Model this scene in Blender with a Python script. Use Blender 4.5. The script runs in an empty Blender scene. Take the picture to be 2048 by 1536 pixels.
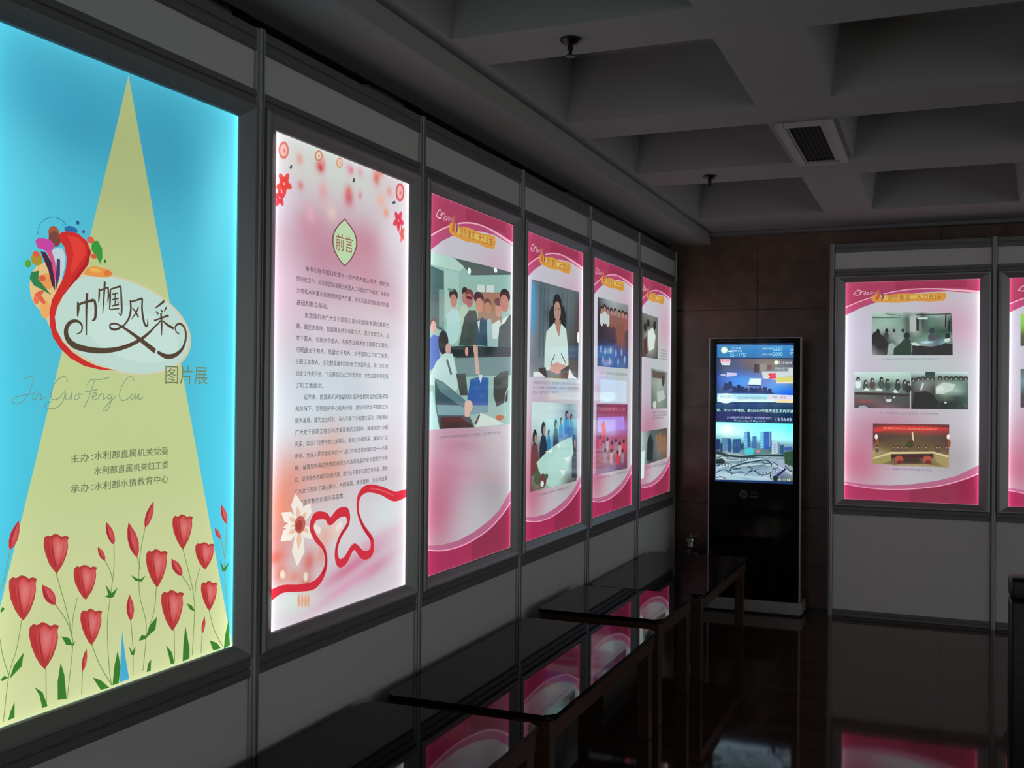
import bpy, bmesh, math
import numpy as np
from mathutils import Matrix, Vector
PI = math.pi
SC = bpy.context.scene
COL = SC.collection

# ------------------------------------------------------------------ camera
EYE = 1.48
cam = bpy.data.cameras.new('camera'); camo = bpy.data.objects.new('camera', cam); COL.objects.link(camo)
cam.sensor_fit = 'HORIZONTAL'; cam.sensor_width = 36.0; cam.lens = 36.0 * 2090.8 / 2048
cam.clip_start = 0.02; cam.clip_end = 60
def cam_axes(yaw, pit, rol):
    f = Vector((math.sin(yaw) * math.cos(pit), math.cos(yaw) * math.cos(pit), math.sin(pit)))
    r = Vector((math.cos(yaw), -math.sin(yaw), 0)); u = r.cross(f)
    return math.cos(rol) * r + math.sin(rol) * u, -math.sin(rol) * r + math.cos(rol) * u, f
R_, U_, F_ = cam_axes(-0.3892, 0.0065, 0.0091)
camo.matrix_world = Matrix(((R_.x, U_.x, -F_.x, 0), (R_.y, U_.y, -F_.y, 0), (R_.z, U_.z, -F_.z, EYE), (0, 0, 0, 1)))
SC.camera = camo
# ------------------------------------------------------------------ light and exposure
SC.view_settings.view_transform = 'Standard'; SC.view_settings.look = 'None'
SC.view_settings.exposure = 0.0; SC.view_settings.gamma = 1.0; SC.view_settings.use_curve_mapping = False
world = bpy.data.worlds.new('dim_hall_daylight'); SC.world = world; world.use_nodes = True
WB = world.node_tree.nodes['Background']
WB.inputs[0].default_value = (0.95, 1.0, 0.98, 1); WB.inputs[1].default_value = 0.55

# ------------------------------------------------------------------ helpers
def lin(h):
    o = []
    for i in (0, 2, 4):
        c = ((h >> (16 - 4 * i)) & 255) / 255
        o.append(c / 12.92 if c <= 0.04045 else ((c + 0.055) / 1.055) ** 2.4)
    return o
def material(name, color, rough=0.5, metal=0.0, spec=0.5, noise=0.0, scale=20.0, bump=0.0, coat=0.0):
    m = bpy.data.materials.new(name); m.use_nodes = True
    nt = m.node_tree; b = nt.nodes['Principled BSDF']
    b.inputs['Base Color'].default_value = (*color, 1); b.inputs['Roughness'].default_value = rough
    b.inputs['Metallic'].default_value = metal; b.inputs['Specular IOR Level'].default_value = spec
    b.inputs['Coat Weight'].default_value = coat; b.inputs['Coat Roughness'].default_value = 0.05
    if noise or bump:
        tc = nt.nodes.new('ShaderNodeTexCoord'); n = nt.nodes.new('ShaderNodeTexNoise')
        n.inputs['Scale'].default_value = scale; n.inputs['Detail'].default_value = 5
        nt.links.new(tc.outputs['Object'], n.inputs['Vector'])
        if noise:
            r = nt.nodes.new('ShaderNodeMapRange'); r.inputs[3].default_value = 1 - noise; r.inputs[4].default_value = 1 + noise
            nt.links.new(n.outputs[0], r.inputs[0])
            mx = nt.nodes.new('ShaderNodeVectorMath'); mx.operation = 'SCALE'; mx.inputs[0].default_value = color
            nt.links.new(r.outputs[0], mx.inputs['Scale']); nt.links.new(mx.outputs[0], b.inputs['Base Color'])
        if bump:
            bp = nt.nodes.new('ShaderNodeBump'); bp.inputs['Strength'].default_value = bump; bp.inputs['Distance'].default_value = 0.002
            nt.links.new(n.outputs[0], bp.inputs['Height']); nt.links.new(bp.outputs[0], b.inputs['Normal'])
    return m
def wood_material(name, c1, c2, scale=6.0, rough=0.35):
    m = material(name, c1, rough); nt = m.node_tree; b = nt.nodes['Principled BSDF']
    tc = nt.nodes.new('ShaderNodeTexCoord'); mp = nt.nodes.new('ShaderNodeMapping'); mp.inputs['Scale'].default_value = (1, 0.12, 1)
    w = nt.nodes.new('ShaderNodeTexNoise'); w.inputs['Scale'].default_value = scale * 6; w.inputs['Detail'].default_value = 6
    cr = nt.nodes.new('ShaderNodeValToRGB'); cr.color_ramp.elements[0].color = (*c1, 1); cr.color_ramp.elements[1].color = (*c2, 1)
    nt.links.new(tc.outputs['Object'], mp.inputs[0]); nt.links.new(mp.outputs[0], w.inputs['Vector'])
    nt.links.new(w.outputs[0], cr.inputs[0]); nt.links.new(cr.outputs[0], b.inputs['Base Color'])
    return m
def slab_material(name, c1, c2, mortar, bw, bh, rough, axes):
    """polished stone slabs with fine joints; axes picks the two object axes of the slab grid"""
    m = material(name, c1, rough); nt = m.node_tree; b = nt.nodes['Principled BSDF']
    tc = nt.nodes.new('ShaderNodeTexCoord'); sp = nt.nodes.new('ShaderNodeSeparateXYZ'); cb = nt.nodes.new('ShaderNodeCombineXYZ')
    nt.links.new(tc.outputs['Object'], sp.inputs[0])
    nt.links.new(sp.outputs[axes[0]], cb.inputs[0]); nt.links.new(sp.outputs[axes[1]], cb.inputs[1])
    br = nt.nodes.new('ShaderNodeTexBrick'); br.offset = 0.0; br.inputs['Scale'].default_value = 1.0
    br.inputs['Brick Width'].default_value = bw; br.inputs['Row Height'].default_value = bh; br.inputs['Mortar Size'].default_value = 0.003
    br.inputs['Mortar Smooth'].default_value = 0.1
    n = nt.nodes.new('ShaderNodeTexNoise'); n.inputs['Scale'].default_value = 9; n.inputs['Detail'].default_value = 8
    cr = nt.nodes.new('ShaderNodeValToRGB'); cr.color_ramp.elements[0].color = (*c1, 1); cr.color_ramp.elements[1].color = (*c2, 1)
    cr.color_ramp.elements[0].position = 0.3; cr.color_ramp.elements[1].position = 0.7
    nt.links.new(tc.outputs['Object'], n.inputs['Vector']); nt.links.new(n.outputs[0], cr.inputs[0])
    nt.links.new(cb.outputs[0], br.inputs['Vector']); nt.links.new(cr.outputs[0], br.inputs['Color1']); nt.links.new(cr.outputs[0], br.inputs['Color2'])
    br.inputs['Mortar'].default_value = (*mortar, 1)
    nt.links.new(br.outputs['Color'], b.inputs['Base Color'])
    return m
def print_material(name, half, strength, edge=True):
    """backlit print: the colour attribute is the printed film, brighter beside the edge-mounted lamps of the box"""
    m = bpy.data.materials.new(name); m.use_nodes = True; nt = m.node_tree; b = nt.nodes['Principled BSDF']
    b.inputs['Base Color'].default_value = (0.01, 0.01, 0.01, 1); b.inputs['Roughness'].default_value = 0.06
    at = nt.nodes.new('ShaderNodeAttribute'); at.attribute_name = 'print'
    nt.links.new(at.outputs['Color'], b.inputs['Emission Color'])
    b.inputs['Emission Strength'].default_value = strength
    if edge:
        def M(op, a, c=None):
            n = nt.nodes.new('ShaderNodeMath'); n.operation = op
            for i, v in enumerate((a, c)):
                if v is None: continue
                if isinstance(v, (int, float)): n.inputs[i].default_value = v
                else: nt.links.new(v, n.inputs[i])
            return n.outputs[0]
        tc = nt.nodes.new('ShaderNodeTexCoord'); sp = nt.nodes.new('ShaderNodeSeparateXYZ'); nt.links.new(tc.outputs['Object'], sp.inputs[0])
        d = M('SUBTRACT', half, M('ABSOLUTE', sp.outputs[0]))
        dz = M('SUBTRACT', 0.7205, M('ABSOLUTE', sp.outputs[2]))
        e = M('MULTIPLY', M('EXPONENT', M('MULTIPLY', d, -1 / 0.007)), 1.3)
        e2 = M('MULTIPLY', M('EXPONENT', M('MULTIPLY', d, -1 / 0.045)), 0.65)
        e3 = M('MULTIPLY', M('EXPONENT', M('MULTIPLY', dz, -1 / 0.012)), 0.18)
        s = M('MULTIPLY', M('ADD', M('ADD', 1.0, e), M('ADD', e2, e3)), strength)
        nt.links.new(s, b.inputs['Emission Strength'])
    return m

M_ALU = material('anodised_aluminium', (0.42, 0.43, 0.44), 0.42, 0.55, noise=0.05, scale=60)
M_ALU2 = material('satin_aluminium_frame', (0.34, 0.345, 0.35), 0.40, 0.55, noise=0.04, scale=60)
M_RAIL = material('dull_aluminium_rail', (0.20, 0.20, 0.205), 0.5, 0.5, noise=0.05, scale=60)
M_BOARD = material('white_laminate_board', (0.72, 0.72, 0.71), 0.55, noise=0.03, scale=8)
M_CEIL = material('painted_plaster', (0.36, 0.36, 0.35), 0.8, noise=0.04, scale=5, bump=0.1)
M_WALL = material('wall_paint', (0.40, 0.40, 0.39), 0.8, noise=0.04, scale=5)
M_STONE = slab_material('polished_brown_stone', (0.115, 0.076, 0.058), (0.19, 0.125, 0.096), (0.02, 0.012, 0.01), 1.2, 0.69, 0.22, (0, 2))
M_FLOOR = slab_material('polished_dark_floor_stone', (0.036, 0.022, 0.015), (0.070, 0.043, 0.030), (0.014, 0.009, 0.006), 0.8, 0.8, 0.055, (0, 1))
M_FLOOR.node_tree.nodes['Principled BSDF'].inputs['Specular IOR Level'].default_value = 0.30
M_DARK = material('dark_void', (0.006, 0.006, 0.006), 0.8)
M_GLASS = material('black_glass', (0.004, 0.004, 0.005), 0.03, spec=0.16)
M_WOOD = wood_material('dark_brown_wood', (0.036, 0.017, 0.008), (0.075, 0.036, 0.017))
M_LEATHER = material('black_leather', (0.006, 0.006, 0.006), 0.38, noise=0.2, scale=90, bump=0.3)
M_BLACK = material('black_enamel', (0.006, 0.006, 0.007), 0.3, noise=0.1, scale=30)
M_BEZEL = material('kiosk_black_glass', (0.004, 0.004, 0.005), 0.08, spec=0.25)
M_CHROME = material('chrome', (0.6, 0.6, 0.6), 0.2, 1.0)
M_SILVER = material('silver_painted_metal', (0.40, 0.40, 0.40), 0.3, 0.3, noise=0.04, scale=40)
M_GREY = material('grey_print', (0.10, 0.10, 0.10), 0.5)
M_VENT = material('white_vent_frame', (0.50, 0.47, 0.47), 0.5, noise=0.03, scale=30)
M_PRINT = print_material('backlit_film', 0.4083, 1.0)
M_SCREEN = print_material('screen_pixels', 0.26, 1.15, edge=False)

def link(name, bm, mat, parent=None, smooth=None):
    me = bpy.data.meshes.new(name); bm.to_mesh(me); bm.free(); me.materials.append(mat)
    if smooth is not None:
        me.shade_smooth() if hasattr(me, 'shade_smooth') else None
        me.set_sharp_from_angle(angle=smooth)
    o = bpy.data.objects.new(name, me); COL.objects.link(o)
    if parent is not None: o.parent = parent
    return o
def thing(name, label, cat, loc=(0, 0, 0), rz=0.0, group=None):
    o = bpy.data.objects.new(name, None); COL.objects.link(o); o.empty_display_size = 0.1
    o.location = loc; o.rotation_euler = (0, 0, rz); o['label'] = label; o['category'] = cat
    if group: o['group'] = group
    return o
def structure(name, bm, mat):
    o = link(name, bm, mat); o['kind'] = 'structure'; return o
def box(bm, x0, x1, y0, y1, z0, z1, bevel=0.0, seg=2):
    vs = [bm.verts.new((x, y, z)) for x in (x0, x1) for y in (y0, y1) for z in (z0, z1)]
    fs = [(0, 1, 3, 2), (4, 6, 7, 5), (0, 4, 5, 1), (2, 3, 7, 6), (0, 2, 6, 4), (1, 5, 7, 3)]
    nf = [bm.faces.new([vs[i] for i in f]) for f in fs]
    if bevel:
        es = list({e for f in nf for e in f.edges})
        bmesh.ops.bevel(bm, geom=es, offset=bevel, segments=seg, profile=0.5, affect='EDGES')
def newbox(*a, **k):
    bm = bmesh.new(); box(bm, *a, **k); return bm
def lathe(bm, prof, seg=24, cx=0, cy=0):
    rings = []
    for r, z in prof:
        if r < 1e-5: rings.append([bm.verts.new((cx, cy, z))])
        else: rings.append([bm.verts.new((cx + r * math.cos(2 * PI * k / seg), cy + r * math.sin(2 * PI * k / seg), z)) for k in range(seg)])
    for a, b in zip(rings, rings[1:]):
        for k in range(seg):
            k2 = (k + 1) % seg
            if len(a) == 1 and len(b) == 1: continue
            if len(a) == 1: bm.faces.new((a[0], b[k2], b[k]))
            elif len(b) == 1: bm.faces.new((a[k], a[k2], b[0]))
            else: bm.faces.new((a[k], a[k2], b[k2], b[k]))
    bmesh.ops.recalc_face_normals(bm, faces=bm.faces)
def prism(bm, pts, z0, z1):
    a = [bm.verts.new((x, y, z0)) for x, y in pts]; b = [bm.verts.new((x, y, z1)) for x, y in pts]
    n = len(pts)
    bm.faces.new(a[::-1]); bm.faces.new(b)
    for i in range(n): bm.faces.new((a[i], a[(i + 1) % n], b[(i + 1) % n], b[i]))
def round_rect(x0, x1, y0, y1, r, n=6):
    o = []
    for cx, cy, a in ((x1 - r, y1 - r, 0), (x0 + r, y1 - r, 90), (x0 + r, y0 + r, 180), (x1 - r, y0 + r, 270)):
        for k in range(n + 1):
            t = math.radians(a + 90 * k / n); o.append((cx + r * math.cos(t), cy + r * math.sin(t)))
    return o

# ------------------------------------------------------------------ printed artwork (millimetres on each sheet)
ART = {}
ART['tulip'] = [
 [0,"b",5159634,[[-169,581,218,132,0,3443884,0.75],[122,566,199,209,0,3642034,0.8],[-340,342,139,206,0,6278628,0.6],[-320,-153,127,270,0,4638948,0.6],[337,453,84,264,10,6870760,0.7],[306,-184,82,393,0,5296363,0.6],[-253,614,148,64,0,4236739,0.6],[-83,-165,310,342,0,5290440,0.3]]],
 [1,"y",[[-6,-6,716,11319936],[-50,39,560,11056250],[-88,76,430,11319422],[-126,114,300,12108934],[-170,157,150,12635282],[-214,200,0,12504208],[-272,258,-200,12504206],[-331,316,-400,13029528],[-378,362,-560,13029526],[-408,402,-700,13489822],[-408,408,-720,13818528]]],
 [2,"e",13682856,[-10.6,123.6,239.7,110.9,-8]],
 [3,"e",12376270,[-8.0,122.7,227.5,106.6,-8]],
 [4,"e",12902102,[23.2,105.2,156.0,62.9,-8]],
 [4,"e",14597762,[-241.5,191.8,46.2,54.4,0]],
 [5,"e",14850132,[-241.7,205.2,20.2,17.0,0]],
 [5,"e",15247968,[-245.0,144.5,13.4,19.8,0]],
 [5,"e",14574152,[-262.3,176.5,14.3,5.3,30]],
 [6,"e",14574152,[-257.1,166.3,14.8,5.9,-40]],
 [7,"e",14841936,[-269.6,162.6,7.6,9.9,0]],
 [4,"p",14849610,[-129,245,-108,254,-84,252,-60,250,-49,243,-65,232,-103,229,-140,231]],
 [5,"e",14317630,[-64.8,241.0,12.7,6.5,0]],
 [5,"e",15249494,[-103.3,243.9,16.0,4.9,0]],
 [2,"e",10509372,[-224.1,311.2,15.6,15.6,0]],
 [3,"e",7882300,[-221.7,298.6,17.0,17.0,0]],
 [2,"e",2977445,[-176.0,324.9,18.9,8.8,0]],
 [2,"e",2382988,[-156.9,344.1,4.9,4.9,0]],
 [2,"e",7227010,[-139.7,326.4,4.2,4.2,0]],
 [4,"p",12600990,[-274,287,-266,296,-235,296,-221,285,-230,270,-247,270,-268,274]],
 [6,"p",4598338,[-260,267,-246,267,-230,247,-220,224,-219,187,-229,200,-238,229]],
 [7,"p",13522050,[-246,271,-228,271,-220,248,-216,221,-220,207,-230,247]],
 [8,"p",12243160,[-230,273,-217,280,-199,281,-191,262,-194,237,-209,195,-211,225,-220,251]],
 [9,"p",5781096,[-215,258,-206,256,-206,222,-216,189,-218,214]],
 [7,"e",11046452,[-269.6,249.5,15.6,13.9,0]],
 [8,"e",14179388,[-271.1,260.3,9.2,6.6,0]],
 [8,"e",5546036,[-292.1,237.3,8.2,8.6,0]],
 [9,"p",3440206,[-284,220,-263,226,-265,208,-246,191,-228,176,-258,187,-277,193,-288,207]],
 [10,"e",13525054,[-254.5,210.6,9.2,6.6,0]],
 [2,"p",3839548,[-114,309,-97,312,-83,296,-82,275,-89,260,-98,272,-116,290]],
 [3,"e",14049862,[-118.5,311.1,11.3,7.7,0]],
 [3,"e",13526076,[-108.5,275.3,10.3,5.8,0]],
 [2,"e",2652210,[-74.0,268.0,4.0,4.0,0]],
 [2,"e",1984120,[-267.0,304.6,1.3,1.3,0]],
 [2,"e",1984120,[-267.1,309.5,1.3,1.3,0]],
 [2,"e",1984120,[-266.3,314.6,1.4,1.4,0]],
 [2,"e",1984120,[-264.5,319.5,1.3,1.3,0]],
 [2,"e",1984120,[-261.8,324.4,1.3,1.3,0]],
 [2,"e",1984120,[-258.2,329.0,1.3,1.3,0]],
 [2,"e",1984120,[-253.9,333.2,1.3,1.3,0]],
 [2,"e",1984120,[-248.9,336.9,1.3,1.3,0]],
 [2,"e",1984120,[-243.4,340.1,1.3,1.3,0]],
 [2,"e",1984120,[-237.4,342.6,1.3,1.3,0]],
 [2,"e",1984120,[-231.2,344.4,1.3,1.3,0]],
 [2,"e",1984120,[-224.8,345.5,1.4,1.4,0]],
 [2,"e",1984120,[-218.4,345.7,1.3,1.3,0]],
 [2,"e",1984120,[-212.2,345.2,1.4,1.4,0]],
 [2,"e",1984120,[-206.4,343.8,1.4,1.4,0]],
 [2,"e",1984120,[-201.1,341.7,1.4,1.4,0]],
 [2,"e",1984120,[-196.3,338.9,1.4,1.4,0]],
 [2,"e",1984120,[-192.4,335.4,1.4,1.4,0]],
 [2,"e",1986690,[-200.5,333.3,1.0,1.0,0]],
 [3,"e",1986690,[-195.6,328.9,1.0,1.0,0]],
 [3,"e",1986690,[-190.7,325.9,1.0,1.0,0]],
 [3,"e",1986690,[-185.8,324.2,1.0,1.0,0]],
 [3,"e",1986690,[-180.9,323.9,1.0,1.0,0]],
 [10,"p",13250606,[-212,308,-204,316,-187,321,-156,320,-130,307,-117,285,-125,254,-152,223,-178,198,-198,176,-212,154,-219,130,-214,103,-197,78,-170,57,-133,39,-95,27,-34,18,-86,19,-133,26,-174,42,-202,62,-223,85,-233,112,-234,139,-228,166,-214,188,-199,213,-190,238,-188,262,-195,285,-207,297]],
 [11,"p",14565432,[-187,312,-156,311,-135,297,-134,276,-154,249,-177,226,-176,246,-168,271,-176,295]],
 [12,"p",11543592,[-130,297,-117,283,-126,255,-154,223,-185,192,-163,224,-138,254,-127,276]],
 [11,"s",5522486,[-154.6,168.7,4.4,-153.0,155.0,8.2,-154.6,135.7,3.6],1],
 [12,"s",5522486,[-155.0,161.1,5.5,-134.9,168.6,5.5,-107.0,176.2,7.3],1],
 [13,"s",5522486,[-105.6,177.7,6.4,-101.0,159.0,8.4,-102.6,135.8,7.5,-111.9,129.1,2.7],1],
 [14,"s",5522486,[-127.8,189.9,8.2,-129.1,153.3,6.4,-128.2,95.4,3.6],1],
 [14,"s",5522486,[-91.3,204.3,4.2,-91.0,188.2,5.5,-92.7,172.1,2.8],1],
 [15,"s",5522486,[-92.1,198.8,4.1,-64.3,208.6,4.2],1],
 [16,"s",5522486,[-64.3,210.1,4.7,-62.0,190.8,5.6,-64.7,174.4,2.8],1],
 [17,"s",5522486,[-74.2,221.3,6.6,-76.5,185.9,5.0,-79.8,147.0,2.8],1],
 [17,"s",5522486,[-56.4,205.0,4.2,-57.0,180.4,5.6,-58.6,158.6,3.7],1],
 [18,"s",5522486,[-56.4,205.0,4.2,-39.6,210.9,4.2,-23.7,215.4,5.8],1],
 [19,"s",5522486,[-23.7,215.4,5.3,-21.2,183.4,6.3,-19.8,161.5,6.1,-22.6,147.4,4.2,-30.8,154.1,1.4],1],
 [20,"s",5522486,[-51.3,193.9,3.3,-31.5,199.3,3.3],1],
 [21,"s",5522486,[-41.4,197.0,3.8,-41.0,170.1,3.7],1],
 [22,"s",5522486,[-51.1,181.6,3.3,-30.3,186.3,3.4],1],
 [22,"s",5522486,[-51.8,167.1,3.7,-29.0,172.5,3.7],1],
 [23,"s",5522486,[-34.2,179.4,3.3,-30.1,175.4,3.4],1],
 [23,"s",5522486,[-57.6,158.0,3.3,-27.9,163.1,3.3],1],
 [20,"s",5522486,[7.4,185.8,4.8,9.8,163.8,6.3,2.9,141.1,5.8,-14.1,123.1,3.8],1],
 [21,"s",5522486,[7.4,181.4,4.3,27.1,186.7,4.3,47.0,192.9,5.9],1],
 [22,"s",5522486,[48.1,193.0,5.4,47.4,166.6,6.3,54.3,137.0,6.9,62.0,127.7,5.9,67.3,132.2,4.9,66.0,144.6,1.5],1],
 [23,"s",5522486,[14.9,167.9,3.4,27.6,156.9,4.8,36.1,146.3,4.8],1],
 [24,"s",5522486,[35.7,171.7,4.3,26.5,156.8,4.3,12.2,140.2,1.9],1],
 [5,"s",5522486,[125.7,193.8,7.1,108.0,181.9,5.4,92.7,173.1,2.5],1],
 [6,"s",5522486,[96.1,165.7,3.0,105.0,159.5,6.1],1],
 [7,"s",5522486,[112.6,171.5,3.0,119.4,165.1,5.9],1],
 [8,"s",5522486,[133.8,178.6,6.1,125.0,167.8,2.5],1],
 [9,"s",5522486,[89.4,142.3,4.4,114.1,150.1,4.4,142.1,159.0,6.1],1],
 [10,"s",5522486,[113.9,162.4,6.4,116.6,133.3,6.4,117.0,107.9,3.0],1],
 [11,"s",5522486,[112.0,143.8,4.4,102.1,134.0,4.1,89.6,126.3,2.0],1],
 [12,"s",5522486,[119.8,144.3,3.5,138.0,134.6,6.4,160.9,127.4,7.1],1],
 [25,"s",5522486,[-157.6,96.3,2.3,-144.0,102.6,3.6,-142.4,117.3,5.3,-157.1,125.5,6.4,-176.0,120.8,9.1,-187.3,105.0,11.8,-183.5,85.9,13.3,-163.5,71.0,14.1,-124.0,63.6,13.6,-71.7,62.8,12.2,-17.4,71.5,10.3,33.9,89.4,8.9,70.8,110.8,6.9,98.8,133.8,4.1],1],
 [26,"s",5522486,[-10.1,125.5,4.3,-36.1,113.7,5.6,-54.0,114.8,5.6,-56.1,123.4,4.7,-38.3,126.7,4.3,-13.0,118.7,5.8,23.2,103.0,8.7,60.5,84.6,11.9,94.4,67.8,12.8],1],
 [27,"s",5522486,[102.1,66.5,7.9,132.4,56.8,11.9,164.4,60.3,11.2,193.2,78.7,8.3,205.8,107.0,7.1,200.6,130.6,6.8,182.8,140.6,6.2,166.6,133.3,5.1,169.1,120.1,4.1,183.2,114.6,2.1],1],
 [4,"t",7635036,"图片展",[132.1,293.0,11.9,47.6]],
 [2,"s",7376504,[-296.6,-3.6,1.6,-276.2,-0.7,1.6,-277.6,-16.6,1.6,-289.5,-41.3,1.7,-309.8,-56.0,1.6,-325.7,-55.2,1.6,-325.5,-46.8,1.6,-304.1,-40.3,1.7,-273.6,-35.7,1.6],1],
 [3,"s",7376504,[-270.8,-32.4,1.7,-276.3,-47.0,1.6,-268.1,-47.7,1.6],1],
 [4,"s",7376504,[-264.1,-35.1,1.6,-266.4,-48.3,1.7],1],
 [5,"s",7376504,[-265.7,-40.4,1.7,-256.6,-35.0,1.7,-254.0,-41.7,1.6,-253.9,-48.4,1.7,-241.3,-43.7,1.7],1],
 [6,"s",7376504,[-181.1,-10.5,1.8,-184.8,-0.6,1.8,-199.8,-0.2,1.7,-218.7,-16.0,1.7,-227.0,-36.4,1.7,-221.6,-49.2,1.7,-203.5,-45.2,1.7,-189.6,-31.5,1.8,-192.9,-52.1,1.7,-213.6,-67.5,1.7,-235.9,-67.9,1.7,-244.4,-61.8,1.7,-225.0,-52.6,1.6],1],
 [7,"s",7376504,[-184.3,-34.3,1.7,-185.9,-47.3,1.7,-176.1,-48.7,1.8,-169.1,-34.9,1.8,-169.8,-49.4,1.8],1],
 [2,"s",7376504,[-153.7,-36.3,1.8,-160.9,-43.9,1.8,-156.2,-50.2,1.7,-146.3,-44.0,1.7,-150.1,-36.3,1.8,-136.3,-38.4,1.8],1],
 [2,"s",7376504,[-124.6,-17.3,1.8,-111.7,-4.5,1.8,-80.3,-3.3,1.8,-54.2,2.8,1.8],1],
 [3,"s",7376504,[-101.3,-4.3,1.8,-113.1,-32.7,1.8,-125.8,-57.3,1.8,-133.1,-68.5,1.8],1],
 [4,"s",7376504,[-129.9,-32.1,1.8,-92.4,-27.0,1.8],1],
 [5,"s",7376504,[-107.3,-44.0,1.8,-95.1,-38.4,1.8,-100.9,-33.4,1.8,-108.3,-44.0,1.8,-102.5,-50.4,1.8,-91.2,-46.2,1.8],1],
 [6,"s",7376504,[-87.5,-36.2,1.8,-89.2,-49.8,1.8],1],
 [7,"s",7376504,[-88.3,-42.7,1.8,-77.9,-35.5,1.8,-73.9,-42.0,1.8,-74.8,-49.8,1.8,-64.2,-44.1,1.8],1],
 [8,"s",7376504,[-49.6,-36.9,1.8,-60.3,-41.3,1.8,-59.2,-48.5,1.8,-49.5,-44.2,1.8,-46.6,-36.2,1.8,-52.2,-60.1,1.8,-63.7,-74.4,1.8,-72.5,-71.4,1.8,-33.7,-39.8,1.9],1],
 [2,"s",7376504,[23.9,-6.4,1.8,18.6,3.2,1.8,2.1,1.5,1.8,-14.9,-17.8,1.8,-23.7,-38.4,1.8,-17.4,-51.6,1.8,0.9,-49.4,1.9,16.2,-40.6,1.8],1],
 [3,"s",7376504,[21.3,-36.1,1.9,12.1,-44.3,1.9,20.5,-50.3,1.9,28.6,-36.1,1.9,30.9,-50.3,1.9,40.1,-36.1,1.9,41.4,-49.6,1.9,55.1,-44.4,1.9],1],
 [2,"s",7376504,[44.2,-27.1,1.9,45.3,-28.6,1.9],1],
 [2,"s",7376504,[-269.2,-24.5,1.7,-268.0,-25.8,1.7],1],
 [2,"t",6451284,"主办：",[-169.9,-103.7,-179.4,18.7]],
 [2,"t",6451284,"水利部直属机关党委",[-100.7,146.7,-177.4,19.4]],
 [2,"t",6451284,"水利部直属机关妇工委",[-100.2,147.3,-212.0,19.2]],
 [2,"t",6451284,"承办：",[-168.9,-102.6,-247.2,18.9]],
 [2,"t",6451284,"水利部水情教育中心",[-99.6,147.9,-247.0,19.2]],
 [2,"s",7771732,[-353.1,-438.4,2.1,-343.5,-417.1,2.1,-329.3,-359.5,2.1],1],
 [2,"s",7771732,[-207.5,-424.8,2.2,-181.3,-497.5,2.2,-162.5,-560.2,2.2,-157.4,-600.9,2.2,-171.7,-708.2,2.2],1],
 [3,"s",7771732,[-209.6,-492.3,2.2,-174.4,-538.1,2.2,-157.7,-581.0,2.2],1],
 [4,"s",7771732,[-146.1,-491.6,2.2,-157.7,-536.5,2.2,-159.7,-575.6,2.2],1],
 [2,"s",7771732,[-297.6,-508.7,2.1,-309.3,-566.8,2.1,-328.3,-617.8,2.1,-340.8,-710.9,2.1],1],
 [2,"s",7771732,[-232.1,-624.9,2.2,-228.9,-710.6,2.2],1],
 [2,"s",7771732,[-101.3,-603.3,2.3,-76.7,-654.7,2.3,-37.5,-713.2,2.3],1],
 [3,"s",7771732,[-35.6,-384.3,2.3,-34.7,-441.5,2.4,-44.3,-502.1,2.3,-53.7,-572.6,2.3,-45.1,-677.7,2.3,-37.5,-710.6,2.3],1],
 [4,"s",7771732,[-64.5,-418.5,2.3,-47.3,-444.8,2.3,-37.7,-472.2,2.3],1],
 [2,"s",7771732,[67.3,-357.9,2.4,49.5,-433.0,2.4,50.9,-519.0,2.4,75.1,-598.9,2.5,65.3,-704.6,2.4],1],
 [3,"s",7771732,[39.6,-424.1,2.4,47.4,-443.4,2.4,53.7,-457.8,2.4],1],
 [3,"s",7771732,[108.7,-507.3,2.5,101.8,-566.2,2.5,75.5,-623.3,2.5],1],
 [2,"s",7771732,[202.9,-427.0,2.6,223.4,-481.1,2.6,246.1,-547.8,2.6,251.4,-606.2,2.6,244.4,-708.1,2.6],1],
 [3,"s",7771732,[199.8,-495.6,2.5,220.6,-517.7,2.6,237.3,-541.6,2.6],1],
 [3,"s",7771732,[271.4,-488.4,2.6,256.9,-520.8,2.6,253.9,-549.1,2.6],1],
 [2,"s",7771732,[175.3,-627.8,2.6,178.3,-709.8,2.5],1],
 [2,"s",7771732,[21.8,-572.1,2.4,30.4,-642.9,2.4,31.4,-707.0,2.4],1],
 [2,"s",7771732,[-127.2,-655.2,2.2,-129.6,-709.5,2.3],1],
 [2,"s",7771732,[283.1,-658.9,2.7,279.5,-710.4,2.7],1],
 [2,"s",7771732,[309.1,-602.8,2.7,333.0,-663.5,2.7,371.3,-716.4,2.7],1],
 [3,"s",7771732,[379.7,-382.4,2.7,376.3,-456.5,2.7,372.4,-509.9,2.7,388.8,-633.0,2.7,395.4,-682.6,2.7],1],
 [4,"s",7771732,[352.1,-421.0,2.7,364.8,-448.9,2.7,371.9,-476.9,2.7],1],
 [3,"s",7771732,[-351.6,-539.1,2.0,-343.4,-577.5,2.1,-328.3,-617.8,2.1],1],
 [3,"p",3832364,[-191,-624,-180,-654,-173,-708,-198,-704,-199,-664]],
 [4,"p",3832364,[-20,-636,-10,-676,-15,-714,-35,-714,-30,-671]],
 [3,"p",3832364,[217,-627,234,-688,234,-714,208,-716,210,-672]],
 [4,"p",3832364,[-291,-579,-296,-607,-327,-626,-316,-601]],
 [4,"p",3832364,[112,-583,107,-614,73,-628,85,-601]],
 [3,"p",3832364,[-262,-659,-240,-676,-226,-709,-240,-710,-248,-681]],
 [4,"p",3832364,[-97,-680,-73,-692,-44,-717,-72,-715]],
 [3,"p",3832364,[146,-661,168,-684,177,-713,164,-712]],
 [3,"p",3832364,[-313,-676,-313,-710,-329,-710,-323,-693]],
 [2,"p",3832364,[93,-683,92,-711,78,-711,82,-692]],
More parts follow.
